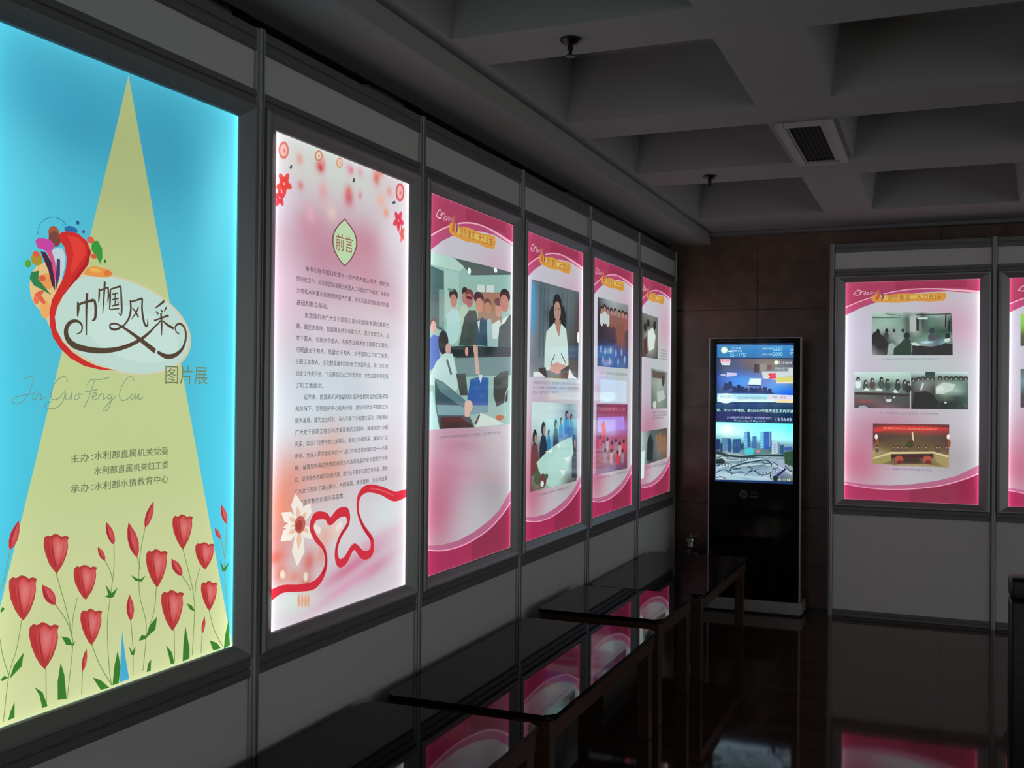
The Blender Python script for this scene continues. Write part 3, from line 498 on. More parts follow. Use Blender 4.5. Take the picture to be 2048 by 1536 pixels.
ART['office'] = [
 [0,"b",12434626,[[-300,350,200,220,0,12892880,0.8],[0,250,300,200,0,11584706,0.6],[250,420,220,180,0,13147316,0.85],[-150,-250,330,220,0,12090520,0.9],[-330,-480,220,240,0,12083326,0.9],[250,-440,240,220,20,10263708,0.75],[300,-100,180,250,0,12630724,0.7],[0,60,300,150,0,11322558,0.7],[-250,60,200,200,0,12890312,0.6],[100,-350,240,90,30,11047066,0.5]]],
 [1,"p",10632284,[-408,720,408,720,408,628,211,647,84,644,-2,636,-89,621,-194,592,-309,552,-408,503]],
 [2,"p",9843794,[-100,720,330,720,330,672,19,672,-89,662]],
 [3,"p",11422320,[-408,557,-310,597,-199,632,-89,656,19,666,126,666,253,655,408,637,408,628,211,647,84,644,-2,636,-89,621,-194,592,-309,552,-408,503]],
 [4,"s",15116476,[-408,557.1,6,-309.6,597.2,6,-198.8,632.0,6,-89.2,655.6,6,19.2,666.4,6,126.3,666.1,6,253.2,655.2,12,408,637.1,14],1],
 [1,"p",10497108,[-408,-720,-408,-604,-282,-618,-129,-620,20,-604,167,-576,283,-540,408,-468,408,-720]],
 [2,"p",9185864,[0,-720,0,-620,200,-590,380,-520,400,-720]],
 [3,"p",11559556,[-408,-604,-282,-618,-129,-620,20,-604,167,-576,283,-540,408,-468,408,-521,341,-554,226,-597,109,-623,-69,-644,-251,-643,-408,-621]],
 [4,"s",15245498,[-408,-621.2,4.0,-250.8,-642.8,4.6,-69.1,-643.8,5.2,109.0,-623.3,5.8,225.6,-596.8,6.4,340.7,-554.5,7.0,408,-521.1,7.6],1],
 [5,"s",14463676,[-356.4,643.36,3.75,-340.4,663.52,4.5,-322.0,669.28,4.5,-312.4,657.76,3.75,-328.4,649.12,3.0],1],
 [5,"s",14463676,[-360.4,643.36,4.5,-336.4,636.16,5.25,-312.4,640.48,4.5],1],
 [6,"s",14463676,[-316.4,643.36,4.5,-302.8,659.2,4.5,-286.8,660.64,3.75,-282.0,649.12,4.5,-293.2,643.36,3.75,-288.4,633.28,3.0],1],
 [5,"s",14463676,[-282.0,643.36,3.75,-268.4,639.04,3.75,-264.4,650.56,3.0,-276.4,653.44,3.0],1],
 [5,"s",14463676,[-264.4,650.56,2.25,-253.2,643.36,2.25],1],
 [6,"t",13407914,"图片展",[-254,-206,648,18]],
 [7,"p",13603904,[-242,628,-215,640,-150,632,-60,640,60,634,160,642,208,640,214,612,196,586,120,582,20,588,-80,580,-170,584,-228,588,-246,604]],
 [8,"p",14201946,[-190,622,-90,628,40,624,150,630,180,616,140,600,20,604,-100,598,-170,602]],
 [9,"p",12081212,[-222,604,-206,640,-214,664,-200,672,-188,650,-194,622,-206,600]],
 [10,"p",8014450,[-186,596,-180,626,-192,652,-170,640,-166,612]],
 [9,"t",10242596,"领导重视　大力支持",[-148,176,613,32]],
 [5,"p",9352362,[-400,498,-150,503,111,506,388,508,395,122,400,-171,15,-173,-316,-170,-407,-169,-408,151,-404,343]],
 [6,"p",11324610,[-400,498,-226,501,-90,482,-149,453,-290,452,-399,452]],
 [7,"p",5529694,[-193,500,111,506,388,508,388,496,-36,449,-114,479]],
 [6,"p",4875364,[-402,448,-289,438,-281,206,-406,220]],
 [7,"p",7771794,[-329,364,-285,368,-281,213,-326,225]],
 [8,"p",10404022,[-283,449,-151,447,-151,308,-269,256]],
 [8,"e",15134956,[-53.8,465.3,16.0,13.3,0]],
 [8,"e",15134956,[216.6,498.1,18.0,10.9,0]],
 [6,"p",12899022,[27,418,202,431,203,401,28,388]],
 [7,"p",7900296,[105,424,117,426,117,395,106,394]],
 [8,"p",9860704,[35,387,283,408,287,262,38,262]],
 [9,"p",11062986,[-254,272,-218,298,-151,299,-129,244,-132,207,-175,167,-248,156,-262,214]],
 [9,"e",3813426,[-199.4,354.5,40.1,24.5,0]],
 [10,"e",11699318,[-198.9,331.5,31.7,25.9,0]],
 [10,"e",6329986,[-226.3,372.1,29.7,5.7,0]],
 [10,"p",10928812,[-144,308,-103,325,-65,314,-74,240,-132,236]],
 [6,"e",3813426,[-92.4,375.7,31.5,20.4,0]],
 [7,"e",10778732,[-93.6,350.6,28.0,23.7,0]],
 [11,"p",3423804,[-97,274,-54,304,15,309,53,248,55,168,-148,157,-132,193]],
 [8,"e",7356990,[-48.1,369.3,39.2,22.2,0]],
 [11,"e",10905696,[-51.1,345.3,35.6,28.1,0]],
 [12,"e",5908524,[-51.4,355.7,30.4,5.9,0]],
 [12,"p",2638424,[19,261,78,286,140,272,154,167,18,166]],
 [13,"p",12898510,[30,263,56,272,50,217]],
 [9,"e",3813426,[42.9,363.7,51.8,25.5,0]],
 [12,"e",12093556,[51.0,334.1,40.9,30.4,0]],
 [13,"p",9876150,[128,274,166,289,190,256,185,166,138,166]],
 [9,"e",5916222,[133.8,351.5,38.6,17.2,0]],
 [10,"e",11173484,[138.1,330.2,34.9,25.0,0]],
 [14,"p",12899536,[186,264,266,288,291,262,236,202,192,201]],
 [9,"e",12226174,[252.7,329.5,36.4,31.6,0]],
 [10,"e",6310980,[247.8,363.9,40.6,17.4,0]],
 [15,"p",3688002,[262,256,336,287,392,322,397,127,245,127]],
 [11,"e",3024938,[325.0,396.0,58.2,32.0,0]],
 [12,"e",11566702,[317.4,363.2,49.9,38.4,0]],
 [16,"p",13424854,[290,286,352,311,332,281,295,269]],
 [16,"p",1845804,[-221,151,-65,161,396,172,397,128,-174,107,-234,123]],
 [17,"p",6323838,[-191,106,397,132,399,49,-148,32]],
 [18,"e",13538954,[-73.0,136.6,15.9,17.8,0]],
 [17,"e",13538954,[7.3,150.2,16.5,18.2,0]],
 [18,"p",12623504,[-4,147,36,165,41,111,61,49,21,45,8,95]],
 [6,"p",5139636,[-408,170,-372,190,-325,184,-317,85,-406,48]],
 [7,"e",6311498,[-373.0,238.3,24.8,15.2,0]],
 [8,"e",12885134,[-372.5,217.6,23.1,23.5,0]],
 [10,"e",3156528,[-286.7,163.6,45.1,46.2,0]],
 [17,"e",12753038,[-244.2,140.0,24.6,22.7,0]],
 [18,"p",11718860,[-402,28,-348,87,-276,122,-204,123,-166,46,-154,-12,-184,-32,-327,-6,-410,0]],
 [19,"p",4871768,[-263,98,-246,99,-206,43,-222,38]],
 [18,"p",3817020,[208,33,292,63,371,68,365,-65,242,-91,205,-41]],
 [19,"p",4212292,[-172,46,-80,48,-57,-41,-130,-41]],
 [20,"p",2775196,[-33,26,65,37,153,32,152,-112,13,-102,-63,-56]],
 [21,"p",13030102,[43,44,88,45,70,8]],
 [21,"p",3427928,[-359,15,-286,-5,-95,-70,11,-173,-318,-170,-351,-82]],
 [22,"p",7247518,[-341,-77,-94,-82,148,-83,148,-115,-76,-122,-331,-117]],
 [23,"p",5666942,[-365,24,-290,13,-81,-61,-98,-92,-311,-27]],
 [24,"e",13676186,[-48.6,-85.2,39.4,25.2,0]],
 [25,"p",13544602,[-87,-85,-16,-84,-44,-130,-86,-126]],
 [26,"p",3812396,[-306,-125,-128,-127,4,-171,-311,-169]],
 [23,"p",12900560,[69,-114,204,-138,330,-169,15,-173,54,-145]],
 [24,"p",4341308,[54,-120,69,-123,25,-161,11,-158]],
 [24,"e",11299906,[275.8,-137.8,45.1,12.6,0]],
 [24,"s",12242116,[384.9,-0.3,5.7,343.5,-32.8,5.7,332.1,-81.1,5.6,345.8,-129.5,5.7],1],
 [24,"p",11195084,[-410,-45,-380,-20,-351,-82,-314,-171,-407,-170]],
 [1,"t",7237748,"水利部党组成员看望慰问直属机关女干部职工，与妇工委同志亲切交谈",[-310.5,285.6,-203.2,11.9]],
]
ART['speaker'] = [
 [0,"b",12434626,[[-300,350,200,220,0,12892880,0.8],[0,250,300,200,0,11584706,0.6],[250,420,220,180,0,13147316,0.85],[-150,-250,330,220,0,12090520,0.9],[-330,-480,220,240,0,12083326,0.9],[250,-440,240,220,20,10263708,0.75],[300,-100,180,250,0,12630724,0.7],[0,60,300,150,0,11322558,0.7],[-250,60,200,200,0,12890312,0.6],[100,-350,240,90,30,11047066,0.5]]],
 [1,"p",10632284,[-408,720,408,720,408,628,211,647,84,644,-2,636,-89,621,-194,592,-309,552,-408,503]],
 [2,"p",9843794,[-100,720,330,720,330,672,19,672,-89,662]],
 [3,"p",11422320,[-408,557,-310,597,-199,632,-89,656,19,666,126,666,253,655,408,637,408,628,211,647,84,644,-2,636,-89,621,-194,592,-309,552,-408,503]],
 [4,"s",15116476,[-408,557.1,6,-309.6,597.2,6,-198.8,632.0,6,-89.2,655.6,6,19.2,666.4,6,126.3,666.1,6,253.2,655.2,12,408,637.1,14],1],
 [1,"p",10497108,[-408,-720,-408,-604,-282,-618,-129,-620,20,-604,167,-576,283,-540,408,-468,408,-720]],
 [2,"p",9185864,[0,-720,0,-620,200,-590,380,-520,400,-720]],
 [3,"p",11559556,[-408,-604,-282,-618,-129,-620,20,-604,167,-576,283,-540,408,-468,408,-521,341,-554,226,-597,109,-623,-69,-644,-251,-643,-408,-621]],
 [4,"s",15245498,[-408,-621.2,4.0,-250.8,-642.8,4.6,-69.1,-643.8,5.2,109.0,-623.3,5.8,225.6,-596.8,6.4,340.7,-554.5,7.0,408,-521.1,7.6],1],
 [5,"s",14463676,[-356.4,643.36,3.75,-340.4,663.52,4.5,-322.0,669.28,4.5,-312.4,657.76,3.75,-328.4,649.12,3.0],1],
 [5,"s",14463676,[-360.4,643.36,4.5,-336.4,636.16,5.25,-312.4,640.48,4.5],1],
 [6,"s",14463676,[-316.4,643.36,4.5,-302.8,659.2,4.5,-286.8,660.64,3.75,-282.0,649.12,4.5,-293.2,643.36,3.75,-288.4,633.28,3.0],1],
 [5,"s",14463676,[-282.0,643.36,3.75,-268.4,639.04,3.75,-264.4,650.56,3.0,-276.4,653.44,3.0],1],
 [5,"s",14463676,[-264.4,650.56,2.25,-253.2,643.36,2.25],1],
 [6,"t",13407914,"图片展",[-254,-206,648,18]],
 [7,"p",13603904,[-242,628,-215,640,-150,632,-60,640,60,634,160,642,208,640,214,612,196,586,120,582,20,588,-80,580,-170,584,-228,588,-246,604]],
 [8,"p",14201946,[-190,622,-90,628,40,624,150,630,180,616,140,600,20,604,-100,598,-170,602]],
 [9,"p",12081212,[-222,604,-206,640,-214,664,-200,672,-188,650,-194,622,-206,600]],
 [10,"p",8014450,[-186,596,-180,626,-192,652,-170,640,-166,612]],
 [9,"t",10242596,"领导重视　大力支持",[-148,176,613,32]],
 [5,"g",[-345.0,503.3,350.1,506.1,345.0,42.3,-364.1,44.8],[[6978692,5202024,5991024,5924972,6056558,5266528],[6983848,5596782,6781054,6056560,6451316,4998212],[7379120,5596782,4871256,3817024,6056558,4602422],[8162456,5991540,6847104,5924972,5595231,4471350],[8423568,6188148,6978176,6319216,5265498,3946036],[7896196,7108736,6845560,6055016,4869712,4078136],[9081496,7897736,6974058,5919312,5262410,4867652]]],
 [6,"p",4756676,[-336,487,-303,486,-298,320,-319,238,-342,277]],
 [6,"s",3424326,[-227.9,478.1,4.1,-228.0,139.5,4.1],0],
 [6,"s",3424326,[-175.1,478.1,4.1,-175.4,141.3,4.2],0],
 [6,"s",3424326,[-121.2,478.1,4.2,-121.7,143.0,4.2],0],
 [6,"s",3424326,[92.1,478.1,4.4,90.9,150.0,4.3],0],
 [6,"s",3424326,[158.0,478.1,4.4,156.6,152.2,4.4],0],
 [6,"s",3424326,[218.6,478.0,4.4,217.1,154.2,4.4],0],
 [7,"p",2894894,[-106,365,-64,399,107,413,141,372,137,261,-97,249]],
 [8,"p",13032146,[-140,268,-25,321,46,257,70,321,150,297,179,197,195,87,-165,79,-161,173]],
 [9,"p",11174516,[-19,332,63,338,64,301,40,252,-6,297]],
 [8,"e",2893868,[13.3,418.4,63.6,47.1,0]],
 [10,"e",11307646,[14.3,379.8,50.9,49.2,0]],
 [11,"e",3945012,[-8.1,391.0,5.3,5.3,0]],
 [11,"e",3945012,[36.3,392.2,5.4,5.4,0]],
 [11,"e",9198680,[18.0,358.5,5.3,5.3,0]],
 [11,"p",2893868,[-40,410,-28,443,48,454,68,416,42,429,-15,427]],
 [9,"p",12882566,[-69,111,18,124,148,112,162,86,19,66,-93,81]],
 [10,"s",1973794,[-14.7,161.5,7.4,-81.3,106.3,7.4],1],
 [10,"s",1973794,[74.2,171.2,7.6,147.5,121.1,7.7],1],
 [9,"p",4340796,[-241,88,-148,96,-122,44,-234,45]],
 [10,"p",14081756,[-309,70,-235,72,-152,48,-314,46]],
 [11,"p",3946038,[70,84,201,118,183,49,78,45]],
 [12,"p",14082268,[202,98,271,59,341,45,183,45]],
 [6,"e",15133930,[342.5,265.2,17.8,29.4,0]],
 [1,"t",7368314,"　　水利部妇女工作会议召开，部党组副书记出席会议并讲话，总结工作",[-313.4,342.0,19.0,15.2]],
 [1,"t",7368314,"对广大女干部职工提出希望和要求，直属机关妇工委负责同志参加",[-312.9,342.8,-4.8,15.2]],
 [1,"t",7368314,"会议，与会代表进行了认真讨论。",[-312.3,53.6,-26.4,15.3]],
 [5,"g",[-328.0,-71.7,337.9,-87.3,334.7,-493.5,-339.7,-494.4],[[12375764,12638422,12638424,11585740,9215136,11059396],[12375766,12901594,12638940,11060428,7901344,10270912],[11058364,11849936,10272968,7118008,5010600,7114920],[8019036,7376024,6066344,6064288,6059144,4740202],[7355456,6050904,10008756,11061440,10535096,5265500],[7621708,9218208,11062466,11062464,10008750,5263438],[7096392,6320224,10272948,10798778,6315098,4738124]]],
 [6,"p",3170474,[127,-238,128,-184,144,-157,192,-158,208,-186,214,-241]],
 [7,"e",3025456,[167.7,-139.9,24.0,20.0,0]],
 [8,"e",10912376,[176.5,-145.1,12.3,11.9,0]],
 [7,"p",4615840,[211,-268,212,-207,224,-178,262,-179,275,-209,280,-271]],
 [8,"e",3025456,[242.5,-158.0,18.9,22.4,0]],
 [9,"e",10912376,[249.5,-163.7,9.6,13.4,0]],
 [6,"p",3698356,[53,-257,54,-209,66,-186,101,-187,114,-211,118,-259]],
 [7,"e",3025456,[83.1,-171.1,17.9,17.4,0]],
 [8,"e",10912376,[89.7,-175.6,9.2,10.5,0]],
 [6,"p",2897992,[-30,-312,-30,-242,-15,-208,30,-209,46,-245,52,-316]],
 [7,"e",3025456,[6.9,-185.4,22.7,25.7,0]],
 [8,"e",10912376,[15.3,-192.1,11.6,15.4,0]],
 [6,"p",2653360,[-119,-318,-119,-266,-109,-241,-79,-242,-68,-269,-64,-321]],
 [7,"e",3025456,[-94.2,-224.9,15.1,18.9,0]],
 [8,"e",10912376,[-88.6,-229.8,7.7,11.4,0]],
 [7,"p",2764860,[-218,-377,-218,-281,-198,-234,-139,-236,-119,-285,-111,-384]],
 [8,"e",3025456,[-169.6,-203.7,29.4,35.4,0]],
 [9,"e",10912376,[-158.7,-212.8,15.0,21.4,0]],
 [6,"p",7355966,[-330,-419,-330,-319,-312,-271,-255,-273,-236,-324,-228,-426]],
 [7,"e",3025456,[-284.5,-238.8,28.2,36.7,0]],
 [8,"e",10912376,[-274.0,-248.4,14.4,22.0,0]],
 [6,"p",3947590,[258,-472,257,-367,272,-316,318,-319,334,-372,341,-478]],
 [8,"e",3025456,[294.1,-283.1,23.1,38.1,0]],
 [9,"e",10912376,[302.7,-293.0,11.8,23.1,0]],
 [9,"p",11194566,[-259,-362,-113,-314,86,-274,252,-257,282,-343,162,-443,-29,-502,-187,-450]],
 [10,"p",14083808,[-143,-315,-34,-306,-52,-326]],
 [10,"p",14083808,[10,-288,86,-285,61,-310]],
 [10,"p",14083808,[134,-362,234,-359,194,-390]],
 [10,"p",14083808,[70,-415,155,-425,116,-451]],
 [10,"e",4612166,[-245.3,-434.9,46.2,35.0,0]],
 [11,"e",7225406,[-175.1,-454.6,53.5,35.4,0]],
 [12,"e",13819606,[-180.6,-468.7,23.7,14.6,0]],
 [12,"e",4088906,[-121.9,-437.7,24.2,14.7,0]],
 [5,"t",8542840,"妇工委组织女干部职工代表座谈交流会场",[-231.8,231.7,-518.6,13.4]],
]
ART['hall'] = [
 [0,"b",12434626,[[-300,350,200,220,0,12892880,0.8],[0,250,300,200,0,11584706,0.6],[250,420,220,180,0,13147316,0.85],[-150,-250,330,220,0,12090520,0.9],[-330,-480,220,240,0,12083326,0.9],[250,-440,240,220,20,10263708,0.75],[300,-100,180,250,0,12630724,0.7],[0,60,300,150,0,11322558,0.7],[-250,60,200,200,0,12890312,0.6],[100,-350,240,90,30,11047066,0.5]]],
 [1,"p",10632284,[-408,720,408,720,408,628,211,647,84,644,-2,636,-89,621,-194,592,-309,552,-408,503]],
 [2,"p",9843794,[-100,720,330,720,330,672,19,672,-89,662]],
 [3,"p",11422320,[-408,557,-310,597,-199,632,-89,656,19,666,126,666,253,655,408,637,408,628,211,647,84,644,-2,636,-89,621,-194,592,-309,552,-408,503]],
 [4,"s",15116476,[-408,557.1,6,-309.6,597.2,6,-198.8,632.0,6,-89.2,655.6,6,19.2,666.4,6,126.3,666.1,6,253.2,655.2,12,408,637.1,14],1],
 [1,"p",10497108,[-408,-720,-408,-604,-282,-618,-129,-620,20,-604,167,-576,283,-540,408,-468,408,-720]],
 [2,"p",9185864,[0,-720,0,-620,200,-590,380,-520,400,-720]],
 [3,"p",11559556,[-408,-604,-282,-618,-129,-620,20,-604,167,-576,283,-540,408,-468,408,-521,341,-554,226,-597,109,-623,-69,-644,-251,-643,-408,-621]],
 [4,"s",15245498,[-408,-621.2,4.0,-250.8,-642.8,4.6,-69.1,-643.8,5.2,109.0,-623.3,5.8,225.6,-596.8,6.4,340.7,-554.5,7.0,408,-521.1,7.6],1],
 [5,"s",14463676,[-356.4,643.36,3.75,-340.4,663.52,4.5,-322.0,669.28,4.5,-312.4,657.76,3.75,-328.4,649.12,3.0],1],
 [5,"s",14463676,[-360.4,643.36,4.5,-336.4,636.16,5.25,-312.4,640.48,4.5],1],
 [6,"s",14463676,[-316.4,643.36,4.5,-302.8,659.2,4.5,-286.8,660.64,3.75,-282.0,649.12,4.5,-293.2,643.36,3.75,-288.4,633.28,3.0],1],
 [5,"s",14463676,[-282.0,643.36,3.75,-268.4,639.04,3.75,-264.4,650.56,3.0,-276.4,653.44,3.0],1],
 [5,"s",14463676,[-264.4,650.56,2.25,-253.2,643.36,2.25],1],
 [6,"t",13407914,"图片展",[-254,-206,648,18]],
 [7,"p",13603904,[-242,628,-215,640,-150,632,-60,640,60,634,160,642,208,640,214,612,196,586,120,582,20,588,-80,580,-170,584,-228,588,-246,604]],
 [8,"p",14201946,[-190,622,-90,628,40,624,150,630,180,616,140,600,20,604,-100,598,-170,602]],
 [9,"p",12081212,[-222,604,-206,640,-214,664,-200,672,-188,650,-194,622,-206,600]],
 [10,"p",8014450,[-186,596,-180,626,-192,652,-170,640,-166,612]],
 [9,"t",10242596,"领导重视　大力支持",[-148,176,613,32]],
 [5,"g",[-313.4,508.1,303.3,511.4,310.4,121.2,-310.4,121.3],[[3947072,9215132,10530992,9214104,8161412],[3419188,5785680,9206908,8154216,7890016],[3024944,4470848,6045768,8147020,5260356],[3419192,3946564,4470860,8148048,4997192],[3426936,3954832,4481176,5003400,4477052],[2901104,5271720,3692688,5271712,4216960]]],
 [6,"e",12503240,[-234.0,390.9,36.6,41.5,0]],
 [7,"e",3024426,[-235.6,446.7,28.5,16.9,0]],
 [8,"e",11566704,[-235.2,434.6,20.3,17.1,0]],
 [8,"e",12503240,[-177.1,404.5,37.4,41.5,0]],
 [9,"e",3024426,[-178.7,460.9,29.0,17.2,0]],
 [10,"e",11566704,[-178.4,448.6,20.8,17.1,0]],
 [9,"e",12503240,[-118.5,393.7,38.0,42.2,0]],
 [10,"e",3024426,[-120.1,450.5,29.5,17.2,0]],
 [11,"e",11566704,[-119.8,438.2,21.1,17.4,0]],
 [10,"e",9198160,[-50.5,393.2,38.8,42.5,0]],
 [11,"e",3024426,[-52.2,450.6,30.2,17.5,0]],
 [12,"e",11566704,[-51.8,438.1,21.5,17.4,0]],
 [11,"e",9198160,[27.6,395.8,39.7,43.2,0]],
 [12,"e",3024426,[25.9,453.9,30.9,17.6,0]],
 [13,"e",11566704,[26.2,441.3,22.0,17.8,0]],
 [6,"e",9198160,[116.7,393.9,40.8,43.5,0]],
 [7,"e",3024426,[114.9,452.8,31.7,17.9,0]],
 [8,"e",11566704,[115.3,440.0,22.6,17.9,0]],
 [7,"e",9198160,[189.6,393.4,41.8,44.2,0]],
 [8,"e",3024426,[187.9,452.9,32.4,18.1,0]],
 [9,"e",11566704,[188.3,440.0,23.1,18.2,0]],
 [8,"e",9198160,[254.9,389.6,42.5,44.2,0]],
 [9,"e",3024426,[253.1,449.8,33.0,18.3,0]],
 [10,"e",11566704,[253.5,436.7,23.6,18.3,0]],
 [12,"p",8672328,[46,359,180,406,238,344,184,263,76,259]],
 [6,"e",7905494,[-245.3,220.1,16.2,21.8,0]],
 [6,"e",7905494,[-163.3,211.1,16.7,22.0,0]],
 [6,"e",7905494,[-54.1,220.4,17.2,22.5,0]],
 [6,"e",7905494,[50.8,206.7,17.8,22.9,0]],
 [6,"e",7905494,[167.4,216.1,18.4,23.2,0]],
 [6,"e",7905494,[-203.0,160.7,16.4,22.0,0]],
 [6,"e",7905494,[-77.8,157.1,17.1,22.3,0]],
 [6,"e",7905494,[96.7,157.2,18.0,23.0,0]],
 [6,"e",7905494,[233.3,174.2,18.8,23.4,0]],
 [1,"t",7892098,"机关妇工委组织女职工开展主题联欢活动",[-273.4,292.3,84.0,16.9]],
 [1,"p",12900072,[-248,48,284,47,288,-87,-253,-83]],
 [5,"g",[-316.3,-90.0,302.7,-97.7,309.9,-490.6,-328.7,-484.9],[[7352392,8663116,9189464,8139860],[9193572,9981028,10242152,9192536],[9198740,11045076,11571424,10251440],[10501208,11554928,11030648,10504296],[10240088,9725048,9990268,9718876],[9715788,10510444,8935532,8928340],[8141920,7622776,6835312,7093340]]],
 [6,"p",11569376,[-290,-165,234,-170,246,-249,-296,-251]],
 [6,"t",12873336,"巾帼风采文艺汇演",[-275.7,251.7,-125.1,19.2]],
 [6,"e",13515856,[-246.2,-313.7,28.4,36.6,0]],
 [7,"e",4597810,[-247.3,-277.3,20.3,12.2,0]],
 [6,"e",9861260,[-180.4,-341.1,29.0,36.6,0]],
 [7,"e",4597810,[-181.5,-304.3,20.7,12.2,0]],
 [6,"e",12490400,[-105.9,-332.2,29.6,37.2,0]],
 [7,"e",4597810,[-107.0,-295.0,21.2,12.4,0]],
 [6,"e",13515856,[-11.4,-356.6,30.5,37.5,0]],
 [7,"e",4597810,[-12.5,-318.8,21.8,12.6,0]],
 [6,"e",9861260,[67.1,-347.6,31.2,38.4,0]],
 [7,"e",4597810,[66.0,-309.4,22.3,12.7,0]],
 [6,"e",12490400,[148.4,-369.4,32.0,38.7,0]],
 [7,"e",4597810,[147.2,-330.7,22.9,12.9,0]],
 [6,"e",13515856,[230.8,-360.4,32.8,39.0,0]],
 [7,"e",4597810,[229.6,-321.2,23.4,13.1,0]],
 [7,"e",9861260,[-145.9,-392.0,29.3,36.9,0]],
 [8,"e",4597810,[-147.0,-355.0,20.9,12.3,0]],
 [7,"e",12490400,[-27.3,-403.4,30.4,37.8,0]],
 [8,"e",4597810,[-28.4,-365.8,21.7,12.5,0]],
 [7,"e",13515856,[104.8,-418.4,31.6,38.4,0]],
 [8,"e",4597810,[103.7,-380.0,22.6,12.8,0]],
 [7,"e",9861260,[204.7,-416.3,32.6,39.0,0]],
 [8,"e",4597810,[203.5,-377.3,23.2,13.0,0]],
 [8,"p",13513286,[-225,-205,-168,-182,-133,-257,-189,-316]],
 [5,"t",9853560,"直属机关女职工参加文艺演出活动",[-288.8,301.0,-507.8,15.6]],
]
